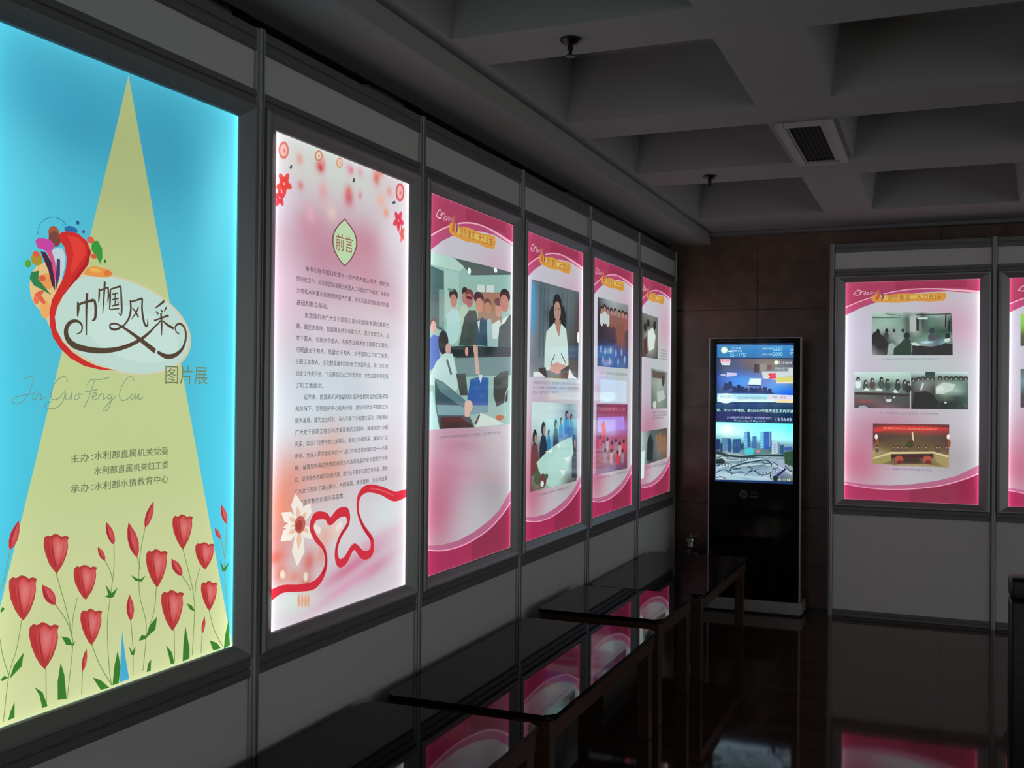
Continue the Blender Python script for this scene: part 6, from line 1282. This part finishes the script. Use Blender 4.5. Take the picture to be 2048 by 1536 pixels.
def art_mesh(name, cmds, cell=20.0, half=(408.3, 720.5)):
    V, C, FA = [], [], []
    def add(pts, cols, faces, lay):
        o = len(V); y = -lay * 3e-5
        for (a, b) in pts: V.append((a / 1000, y, b / 1000))
        C.extend(cols); FA.extend(tuple(o + i for i in f) for f in faces)
    def cl(p): return (max(-half[0], min(half[0], p[0])), max(-half[1], min(half[1], p[1])))
    for c in cmds:
        lay, k = c[0], c[1]
        if k == 'b':
            nx = int(2 * half[0] / cell); nz = int(2 * half[1] / cell)
            X, Z = np.meshgrid(np.linspace(-half[0], half[0], nx + 1), np.linspace(-half[1], half[1], nz + 1))
            col = np.zeros(X.shape + (3,)) + np.array(lin(c[2]))
            for u, v, rx, ry, rot, h, al in c[3]:
                ca, sa = math.cos(math.radians(-rot)), math.sin(math.radians(-rot))
                dx, dz = X - u, Z - v
                a = (dx * ca + dz * sa) / rx; b = (-dx * sa + dz * ca) / ry
                w = (al * np.exp(-1.2 * (a * a + b * b)))[..., None]
                col = col * (1 - w) + np.array(lin(h)) * w
            pts = list(zip(X.ravel(), Z.ravel())); cols = [tuple(q) for q in col.reshape(-1, 3)]
            add(pts, cols, [(j * (nx + 1) + i, j * (nx + 1) + i + 1, (j + 1) * (nx + 1) + i + 1, (j + 1) * (nx + 1) + i) for j in range(nz) for i in range(nx)], lay)
        elif k == 'B':
            x0, z0, x1, z1 = c[3]; add([(x0, z0), (x1, z0), (x1, z1), (x0, z1)], [lin(c[2])] * 4, [(0, 1, 2, 3)], lay)
        elif k == 'p':
            f = c[3]; pts = [cl((f[i], f[i + 1])) for i in range(0, len(f), 2)]
            add(pts, [lin(c[2])] * len(pts), [tuple(range(len(pts)))], lay)
        elif k == 'e':
            u, v, rx, ry, rot = c[3]; n = 10 if max(rx, ry) < 12 else 20 if max(rx, ry) < 60 else 48
            ca, sa = math.cos(math.radians(rot)), math.sin(math.radians(rot)); pts = []
            for i in range(n):
                a, b = rx * math.cos(2 * PI * i / n), ry * math.sin(2 * PI * i / n)
                pts.append(cl((u + a * ca - b * sa, v + a * sa + b * ca)))
            add(pts, [lin(c[2])] * n, [tuple(range(n))], lay)
        elif k == 'f':
            f = c[4]; pts = [cl((f[i], f[i + 1])) for i in range(0, len(f), 2)]; n = len(pts)
            cx, cz = c[5]; mid = [((1 - .5) * a + .5 * cx, (1 - .5) * b + .5 * cz) for a, b in pts]
            c0, c1 = np.array(lin(c[2])), np.array(lin(c[3]))
            add(pts + mid + [(cx, cz)], [tuple(c0)] * n + [tuple(c0 * .4 + c1 * .6)] * n + [tuple(c1)],
                [(i, (i + 1) % n, n + (i + 1) % n, n + i) for i in range(n)] + [(n + i, n + (i + 1) % n, 2 * n) for i in range(n)], lay)
        elif k == 's':
            f = c[3]; p = [(f[i], f[i + 1], f[i + 2]) for i in range(0, len(f), 3)]
            if c[4] and len(p) > 2: p = catmull(p, 5)
            L, R = [], []
            for i, (x, z, w) in enumerate(p):
                a = p[max(i - 1, 0)]; b = p[min(i + 1, len(p) - 1)]
                dx, dz = b[0] - a[0], b[1] - a[1]; l = math.hypot(dx, dz) or 1
                nx, nz = -dz / l * max(w, .3) / 2, dx / l * max(w, .3) / 2
                L.append(cl((x + nx, z + nz))); R.append(cl((x - nx, z - nz)))
            n = len(p); add(L + R, [lin(c[2])] * (2 * n), [(i, i + 1, n + i + 1, n + i) for i in range(n - 1)], lay)
        elif k == 'y':
            p = c[2]; n = len(p)
            add([(q[0], q[2]) for q in p] + [(q[1], q[2]) for q in p], [lin(q[3]) for q in p] * 2, [(i, i + 1, n + i + 1, n + i) for i in range(n - 1)], lay)
        elif k == 'g':
            q = c[2]; rows = [[lin(q2) for q2 in r] for r in c[3]]
            A = np.array(rows); nr, nc = A.shape[:2]; S = 3
            ys = np.linspace(0, nr - 1, (nr - 1) * S + 1); xs = np.linspace(0, nc - 1, (nc - 1) * S + 1); pts, cols = [], []
            TL, TR, BR, BL = [np.array(q[2 * i:2 * i + 2]) for i in range(4)]
            for y in ys:
                for x in xs:
                    i, j = min(int(y), nr - 2), min(int(x), nc - 2); a, b = y - i, x - j
                    cols.append(tuple((A[i, j] * (1 - b) + A[i, j + 1] * b) * (1 - a) + (A[i + 1, j] * (1 - b) + A[i + 1, j + 1] * b) * a))
                    s, t = x / (nc - 1), y / (nr - 1)
                    pts.append(cl((TL * (1 - s) + TR * s) * (1 - t) + (BL * (1 - s) + BR * s) * t))
            w = len(xs); add(pts, cols, [(j * w + i, j * w + i + 1, (j + 1) * w + i + 1, (j + 1) * w + i) for j in range(len(ys) - 1) for i in range(w - 1)], lay)
        elif k == 't':
            gv, gf = glyph_mesh(c[3]); u0, u1, v, h = c[4]
            if not len(gv): continue
            lo, hi = gv.min(0), gv.max(0); s = (gv - lo) / np.maximum(hi - lo, 1e-6)
            pts = [cl((u0 + a * (u1 - u0), v + (b - .5) * h)) for a, b in s]
            add(pts, [lin(c[2])] * len(pts), gf, lay)
    me = bpy.data.meshes.new(name); me.from_pydata(V, [], FA); me.update()
    at = me.color_attributes.new('print', 'FLOAT_COLOR', 'POINT')
    at.data.foreach_set('color', np.hstack([np.array(C, float).reshape(-1, 3), np.ones((len(V), 1))]).astype(np.float32).ravel())
    return me

# ------------------------------------------------------------------ the room
XW = -1.92; YW = 7.47; XR = 6.0; YB = -6.0; ZC = EYE + 1.14
structure('floor', newbox(XW - .1, XR, YB, YW + .1, -0.1, 0.0), M_FLOOR)
structure('wall_left', newbox(XW - .1, XW, YB, YW, 0.0, ZC + .3), M_WALL)
structure('wall_back', newbox(XW, XR, YW, YW + .1, 0.0, ZC + .3), M_STONE)
# coffered ceiling: one shell, high in the coffers, low under the beams
xs = [XW, -1.48, -0.685, -0.40, 0.42, 0.70, 1.52, 1.80, 2.62, 2.90, XR]
xc = {1, 3, 5, 7, 9}
ys = [YB, -1.35, -1.05, -0.20, 0.09, 0.94, 1.23, 2.0, 2.29, 3.06, 3.345, 4.19, 4.49, 5.295, 5.66, 6.81, YW]
yc = {0, 2, 4, 6, 8, 10, 12, 14}
ZH = ZC + 0.26
bm = bmesh.new()
def quad(*p): bm.faces.new([bm.verts.new(q) for q in p])
def high(i, j): return 0 <= i < len(xs) - 1 and 0 <= j < len(ys) - 1 and i in xc and j in yc
for i in range(len(xs) - 1):
    for j in range(len(ys) - 1):
        x0, x1, y0, y1 = xs[i], xs[i + 1], ys[j], ys[j + 1]
        if high(i, j):
            t = 0.035
            a, b, c, d = x0 + t, x1 - t, y0 + t, y1 - t
            quad((a, c, ZH), (a, d, ZH), (b, d, ZH), (b, c, ZH))
            quad((x0, y0, ZC), (x0, y1, ZC), (a, d, ZH), (a, c, ZH)); quad((x1, y1, ZC), (x1, y0, ZC), (b, c, ZH), (b, d, ZH))
            quad((x1, y0, ZC), (x0, y0, ZC), (a, c, ZH), (b, c, ZH)); quad((x0, y1, ZC), (x1, y1, ZC), (b, d, ZH), (a, d, ZH))
        else: quad((x0, y0, ZC), (x0, y1, ZC), (x1, y1, ZC), (x1, y0, ZC))
quad((XW - .1, YB, ZH + .05), (XR, YB, ZH + .05), (XR, YW + .1, ZH + .05), (XW - .1, YW + .1, ZH + .05))
bmesh.ops.remove_doubles(bm, verts=bm.verts, dist=1e-5)
structure('ceiling', bm, M_CEIL)
# dropped soffit along the exhibition wall
ZS = EYE + 1.06
bm = bmesh.new(); box(bm, -1.825, -1.535, YB, YW, ZS, ZC, 0.004, 1); box(bm, XW, -1.885, YB, YW, ZS, ZC)
structure('trim_1', bm, M_CEIL)
structure('trim_2', newbox(-1.535, XR, YW - .06, YW, ZC - .03, ZC, bevel=.004, seg=1), M_RAIL)

# ------------------------------------------------------------------ exhibition panels
PANEL_Y = {'tulip': 1.9375, 'preface': 2.9275, 'office': 3.9175, 'speaker': 4.9075, 'hall': 5.8975, 'triple': 6.8875}
PANEL_X = {'meeting': -0.1821, 'edge': 0.8079}
XP = -1.7771; YP = 7.2957
BOX_LABEL = {
 'tulip': 'blue backlit poster with yellow beam, red tulips and flower emblem in grey metal frame',
 'preface': 'backlit poster of dense text over pink petals with red heart ribbon',
 'office': 'pink backlit poster with one tall photo of people around an office desk',
 'speaker': 'pink backlit poster with man in white shirt above a conference table photo',
 'hall': 'pink backlit poster with crowd photo on top and red stage photo below',
 'triple': 'pink backlit poster with three small staggered photos, last one before the corner',
 'meeting': 'pink backlit poster facing the room with four meeting photos, right of the screen kiosk',
 'edge': 'pink backlit poster cut off by the right edge, green photo at top'}
BAY_LABEL = {
 'tulip': 'pale partition boards and rails above and below the blue tulip poster',
 'preface': 'pale partition boards and rails above and below the text and ribbon poster',
 'office': 'pale partition boards and rails above and below the poster of people around a desk',
 'speaker': 'pale partition boards and rails above and below the poster of the man in white shirt',
 'hall': 'pale partition boards and rails above and below the poster with red stage photo',
 'triple': 'pale partition boards and rails above and below the poster with three staggered photos',
 'meeting': 'pale partition boards and rails around the four-photo poster right of the kiosk',
 'edge': 'pale partition boards and rails around the poster cut off at the right edge'}
ZPT, ZPB = EYE + .7412, EYE - .6995
ZMID = (ZPT + ZPB) / 2
def frame_mesh():
    """mitred picture-frame moulding: flat lip, raised ridge, slope down to the print"""
    bm = bmesh.new(); hw, hh = .4083, .7205
    prof = [(.0, -.003), (.004, -.007), (.030, -.019), (.048, -.026), (.058, -.026), (.066, -.020), (.066, .012), (.0, .012)]
    rings = []
    for w, y in prof:
        k = w
        kz = w * .70
        rings.append([bm.verts.new((sx * (hw + k), y, sz * (hh + kz))) for sx, sz in ((-1, -1), (1, -1), (1, 1), (-1, 1))])
    n = len(prof)
    for i in range(n):
        a, b = rings[i], rings[(i + 1) % n]
        for k in range(4): bm.faces.new((a[k], a[(k + 1) % 4], b[(k + 1) % 4], b[k]))
    bmesh.ops.recalc_face_normals(bm, faces=bm.faces)
    return bm
def rail_mesh(z0, z1):
    bm = bmesh.new(); h = z1 - z0
    box(bm, -.475, .475, -.014, .014, z0, z0 + h * .46, .002, 1); box(bm, -.475, .475, -.014, .014, z0 + h * .54, z1, .002, 1)
    box(bm, -.475, .475, -.009, .009, z0 + h * .4, z0 + h * .6)
    return bm
def bay(key, loc, rz):
    lb = thing('light_box', BOX_LABEL[key], 'light box', (loc[0], loc[1], ZMID), rz, 'light boxes of the exhibition walls')
    link('frame', frame_mesh(), M_ALU2, lb)
    me = art_mesh('poster', ART[key], 12.0 if key == 'tulip' else 8.0 if key == 'preface' else 20.0); me.materials.append(M_PRINT)
    po = bpy.data.objects.new('poster', me); COL.objects.link(po); po.parent = lb
    link('back_tray', newbox(-.41, .41, .003, .06, -.722, .722), M_RAIL, lb)
    pb = thing('partition_panel', BAY_LABEL[key], 'partition', (loc[0], loc[1], 0), rz, 'partition panels holding the light boxes')
    zt, zb = ZPT + .047, ZPB - .047
    link('top_rail', rail_mesh(2.422, 2.482), M_RAIL, pb); link('middle_rail', rail_mesh(zt, zt + .042), M_RAIL, pb)
    link('middle_rail', rail_mesh(zb - .055, zb), M_RAIL, pb); link('bottom_rail', rail_mesh(0.0, .045), M_RAIL, pb)
    link('fascia_board', newbox(-.48, .48, -.002, .002, zt + .038, 2.426), M_BOARD, pb)
    link('base_board', newbox(-.48, .48, -.002, .002, .04, zb - .05), M_BOARD, pb)
for key, y in PANEL_Y.items(): bay(key, (XP, y), PI / 2)
for key, x in PANEL_X.items(): bay(key, (x, YP), 0)
# octagonal uprights between the bays
bm = bmesh.new()
sec = []
for k in range(8):
    a = PI / 8 + k * PI / 4
    sec.append((.0215 * math.cos(a), .0215 * math.sin(a)))
grooved = []
for k in range(8):
    p, q = Vector(sec[k]), Vector(sec[(k + 1) % 8]); t = q - p; n = (p + q) / 2; n.normalize()
    grooved += [p, p + t * .36, p + t * .36 - n * .006, p + t * .64 - n * .006, p + t * .64]
prism(bm, [(v.x, v.y) for v in grooved], 0.0, 2.485)
post_me = bpy.data.meshes.new('upright_post'); bm.to_mesh(post_me); bm.free(); post_me.materials.append(M_ALU)
POSTS = [((XP, 2.4325), PI / 2, 'grey aluminium upright between the blue tulip poster and the text poster'),
 ((XP, 3.4225), PI / 2, 'grey aluminium upright between the text poster and the poster of people at a desk'),
 ((XP, 4.4125), PI / 2, 'grey aluminium upright left of the poster with the man in white shirt'),
 ((XP, 5.4025), PI / 2, 'grey aluminium upright left of the poster with the red stage photo'),
 ((XP, 6.3925), PI / 2, 'grey aluminium upright left of the three-photo poster near the corner'),
 ((XP, 7.3825), PI / 2, 'grey aluminium end upright at the far corner of the left partition run'),
 ((-.6771, YP), 0, 'grey aluminium upright nearest the kiosk, left end of the right partition run'),
 ((.3129, YP), 0, 'grey aluminium upright between the two posters of the right partition run')]
for (px, py), rz, lab in POSTS:
    o = bpy.data.objects.new('upright_post', post_me); COL.objects.link(o); o.location = (px, py, 0); o.rotation_euler = (0, 0, rz)
    o['label'] = lab; o['category'] = 'post'; o['group'] = 'uprights between the light boxes'
# near-black boxes paint the darkness of the gap between soffit and wall
for y0, y1, lab in ((2.46, 3.14, 'painted shade in the soffit gap above the text and ribbon poster'), (3.50, 4.43, 'painted shade in the soffit gap above the poster of people at a desk'), (4.56, 5.22, 'painted shade in the soffit gap above the poster of the man in white shirt')):
    t = thing('gap_shade', lab, 'gap shade', (-1.855, (y0 + y1) / 2, ZS - .004), 0, 'painted shade along the soffit gap')
    h = (y1 - y0) / 2
    link('opening', newbox(-.03, .03, -h, h, .004, .05), M_DARK, t)  # solid dark fill standing for the unlit depth of the gap
    bm = bmesh.new(); box(bm, -.034, -.028, -h, h, 0, .05); box(bm, .028, .034, -h, h, 0, .05); box(bm, -.028, .028, -h - .006, -h, 0, .05); box(bm, -.028, .028, h, h + .006, 0, .05)
    link('rim', bm, M_BLACK, t)

# ------------------------------------------------------------------ glass-topped tables
def table(x0, x1, y0, y1, zt, label, proto=None):
    cx, cy = (x0 + x1) / 2, (y0 + y1) / 2; hx, hy = (x1 - x0) / 2, (y1 - y0) / 2
    t = thing('glass_top_table', label, 'table', (cx, cy, 0), 0, 'glass-topped tables along the left wall')
    bm = bmesh.new(); prism(bm, round_rect(-hx, hx, -hy, hy, .032, 8), zt - .018, zt)
    top = [e for e in bm.edges if all(v.co.z > zt - .001 for v in e.verts)]
    bmesh.ops.bevel(bm, geom=top, offset=.011, segments=6, profile=.5, affect='EDGES')
    link('glass_top', bm, M_GLASS, t)
    a = .012
    bm = bmesh.new()
    for q in ((-hx + a, hx - a, -hy + a, -hy + a + .028), (-hx + a, hx - a, hy - a - .028, hy - a), (-hx + a, -hx + a + .028, -hy + a + .028, hy - a - .028), (hx - a - .028, hx - a, -hy + a + .028, hy - a - .028)):
        box(bm, *q, zt - .085, zt - .0185, .003, 1)
    link('apron', bm, M_WOOD, t)
    for sx in (-1, 1):
        for sy in (-1, 1):
            bx, by = sx * (hx - a - .03), sy * (hy - a - .03)
            link('leg', newbox(bx - .027, bx + .027, by - .027, by + .027, 0, zt - .02, bevel=.004, seg=2), M_WOOD, t)
    return t
table(-1.735, -1.125, 1.72, 3.00, EYE - 1.018, 'black glass table nearest the camera, below the text poster, cut off at the bottom edge')
table(-1.725, -1.120, 3.095, 4.40, EYE - 1.022, 'long black glass table below the poster of people at a desk, second from the camera')
table(-1.715, -1.125, 4.50, 5.14, EYE - 1.00, 'short square black glass table with brown wooden apron, third from the camera')
table(-1.735, -1.115, 5.33, 6.65, EYE - 1.035, 'black glass table furthest back, its wooden leg in front of the kiosk foot')

# ------------------------------------------------------------------ screen kiosk
KX, KY = -1.165, 7.15
k = thing('screen_kiosk', 'tall black freestanding kiosk with lit portrait screen of news and city skyline', 'kiosk', (KX, KY, 0))
HT = EYE + .376
link('cabinet', newbox(-.2995, .2995, .0065, .058, .085, HT - .0085, bevel=.004, seg=2), M_BLACK, k)
bm = bmesh.new()
box(bm, -.308, -.300, -.002, .06, .085, HT, .002, 1); box(bm, .300, .308, -.002, .06, .085, HT, .002, 1); box(bm, -.300, .300, -.002, .06, HT - .008, HT, .002, 1)
link('edge_trim', bm, M_SILVER, k)
bz = link('front_glass', newbox(-.2995, .2995, .0, .006, .090, HT - .0085), M_BEZEL, k)
sm = art_mesh('screen', ART['screen'], half=(258, 470)); sm.materials.append(M_SCREEN)
so = bpy.data.objects.new('screen', sm); COL.objects.link(so); so.parent = k; so.location = (0, -.002, EYE - .135)
bm = bmesh.new(); prism(bm, [(-.345, -.03), (.325, -.03), (.325, .20), (-.345, .20)], 0.012, .088)
bmesh.ops.bevel(bm, geom=list(bm.edges), offset=.005, segments=2, affect='EDGES')
link('base', bm, M_SILVER, k)
link('base_plinth', newbox(-.33, .31, -.012, .185, 0, .012), M_BLACK, k)
def flat_text(name, items, mat, parent, y, extra=None):
    V, Fc = [], []
    for text, u0, u1, v, h in items:
        gv, gf = glyph_mesh(text); lo, hi = gv.min(0), gv.max(0); s = (gv - lo) / np.maximum(hi - lo, 1e-6); o = len(V)
        V += [(u0 + a * (u1 - u0), y, v + (b - .5) * h) for a, b in s]; Fc += [tuple(o + i for i in f) for f in gf]
    if extra:
        o = len(V); cx, cz, r = extra; n = 28
        V += [(cx + r * math.cos(2 * PI * i / n), y, cz + r * math.sin(2 * PI * i / n)) for i in range(n)]
        V += [(cx + r * .72 * math.cos(2 * PI * i / n), y, cz + r * .72 * math.sin(2 * PI * i / n)) for i in range(n)]
        Fc += [(o + i, o + (i + 1) % n, o + n + (i + 1) % n, o + n + i) for i in range(n)]
        for dz in (-.42, 0, .42):
            o = len(V); w = math.sqrt(max(.05, .5 - dz * dz)) * r * .9
            V += [(cx - w, y, cz + r * (dz - .09)), (cx + w, y, cz + r * (dz - .09)), (cx + w, y, cz + r * (dz + .09)), (cx - w, y, cz + r * (dz + .09))]; Fc.append((o, o + 1, o + 2, o + 3))
    me = bpy.data.meshes.new(name); me.from_pydata(V, [], Fc); me.update(); me.materials.append(mat)
    ob = bpy.data.objects.new(name, me); COL.objects.link(ob); ob.parent = parent; return ob
flat_text('emblem', [('水利信息', -.025, .033, EYE - .674, .022), ('触摸查询', -.025, .030, EYE - .700, .016)], M_GREY, k, -.0006, (-.066, EYE - .686, .026))
flat_text('lettering', [('多媒体信息发布系统', -.252, -.13, EYE + .352, .016), ('触摸查询', -.118, -.05, EYE + .352, .016)], M_GREY, k, -.0006)

# ------------------------------------------------------------------ dark canister in the corner
c = thing('canister', 'dark canister with a small metal cap standing in the corner left of the kiosk', 'canister', (-1.60, 7.20, 0))
bm = bmesh.new(); lathe(bm, [(0, 0), (.080, 0), (.086, .012), (.086, .34), (.080, .375), (.05, .40), (.026, .41), (0, .41)], 28)
link('body', bm, M_BLACK, c, smooth=math.radians(40))
bm = bmesh.new(); lathe(bm, [(0, .41), (.022, .41), (.022, .445), (.030, .45), (.030, .468), (.014, .476), (0, .476)], 20)
link('cap', bm, M_CHROME, c, smooth=math.radians(40))
bm = bmesh.new(); box(bm, -.012, .05, -.008, .008, .476, .486, .003, 1); box(bm, .0, .06, -.006, .006, .492, .50, .003, 1); box(bm, -.01, .004, -.006, .006, .476, .50, .002, 1)
link('handle', bm, M_RAIL, c)

# ------------------------------------------------------------------ black leather chair at the right edge
ch = thing('office_chair', 'black leather high-back chair seen from behind at the right edge', 'chair', (.452, 2.95, 0))
link('backrest', newbox(-.288, .288, -.05, .05, .42, .968, bevel=.010, seg=4), M_LEATHER, ch, smooth=math.radians(60))
link('headrest', newbox(-.288, .288, -.056, .05, .966, 1.022, bevel=.010, seg=4), M_LEATHER, ch, smooth=math.radians(60))
link('seat', newbox(-.27, .27, .05, .56, .40, .50, bevel=.04, seg=5), M_LEATHER, ch, smooth=math.radians(60))
bm = bmesh.new(); lathe(bm, [(0, .08), (.032, .08), (.032, .26), (.022, .26), (.022, .40), (0, .40)], 20, 0, .30)
link('gas_column', bm, M_CHROME, ch, smooth=math.radians(40))
for i in range(5):
    a = 2 * PI * i / 5 + PI / 2
    bm = bmesh.new(); box(bm, .02, .30, -.022, .022, .075, .10, .008, 2)
    bmesh.ops.transform(bm, matrix=Matrix.Translation((0, .30, 0)) @ Matrix.Rotation(a, 4, 'Z'), verts=bm.verts)
    lg = link('leg', bm, M_BLACK, ch)
    bm = bmesh.new(); bmesh.ops.create_cone(bm, cap_ends=True, segments=20, radius1=.03, radius2=.03, depth=.035, matrix=Matrix.Translation((math.cos(a) * .29, .30 + math.sin(a) * .29, .03)) @ Matrix.Rotation(a, 4, 'Z') @ Matrix.Rotation(PI / 2, 4, 'X'))
    link('caster', bm, M_BLACK, lg, smooth=math.radians(40))
bm = bmesh.new()
for z in (.445,): lathe(bm, [(0, 0), (.012, 0), (.010, .006), (0, .008)], 16)
bmesh.ops.transform(bm, matrix=Matrix.Translation((-.225, -.058, .455)) @ Matrix.Rotation(PI / 2, 4, 'X'), verts=bm.verts)
link('stud', bm, M_CHROME, ch, smooth=math.radians(60))

# ------------------------------------------------------------------ ceiling fittings
def sprinkler(x, y, label):
    t = thing('sprinkler', label, 'sprinkler', (x, y, ZC), 0, 'sprinklers under the ceiling beams')
    bm = bmesh.new(); lathe(bm, [(0, 0), (.034, 0), (.034, -.006), (.024, -.016), (.012, -.02), (0, -.02)], 24); link('cover_plate', bm, M_BLACK, t, smooth=math.radians(40))
    bm = bmesh.new(); lathe(bm, [(0, -.02), (.010, -.02), (.010, -.036), (.006, -.04), (.006, -.055), (0, -.055)], 16); link('body', bm, M_BLACK, t, smooth=math.radians(40))
    bm = bmesh.new(); lathe(bm, [(0, -.055), (.016, -.055), (.016, -.058), (0, -.060)], 16); link('deflector', bm, M_BLACK, t)
sprinkler(-1.115, 3.19, 'black pendant sprinkler nearer the camera, at top centre of the photo')
sprinkler(-1.130, 5.47, 'black pendant sprinkler further back, under the beam beside the air vent')
v = thing('air_vent', 'ceiling air vent with pale frame and black opening', 'vent', (-.5375, 4.895, ZC))
bm = bmesh.new()
for q in ((-.118, -.082, -.40, .40), (.082, .118, -.40, .40), (-.082, .082, -.40, -.375), (-.082, .082, .375, .40)): box(bm, *q, -.022, 0, .004, 1)
link('frame', bm, M_VENT, v)
bm = bmesh.new()
for q in ((-.0815, -.072, -.3745, .3745), (.060, .0815, -.3745, .3745)): box(bm, *q, -.012, -.0045, .002, 1)
link('inner_frame', bm, M_VENT, v)
link('opening', newbox(-.0815, .0815, -.3745, .3745, -.004, -.0005), M_DARK, v)
bm = bmesh.new()
for i in range(7): box(bm, -.066 + i * .019, -.064 + i * .019, -.374, .374, -.009, -.0045)
link('grille', bm, M_DARK, v)
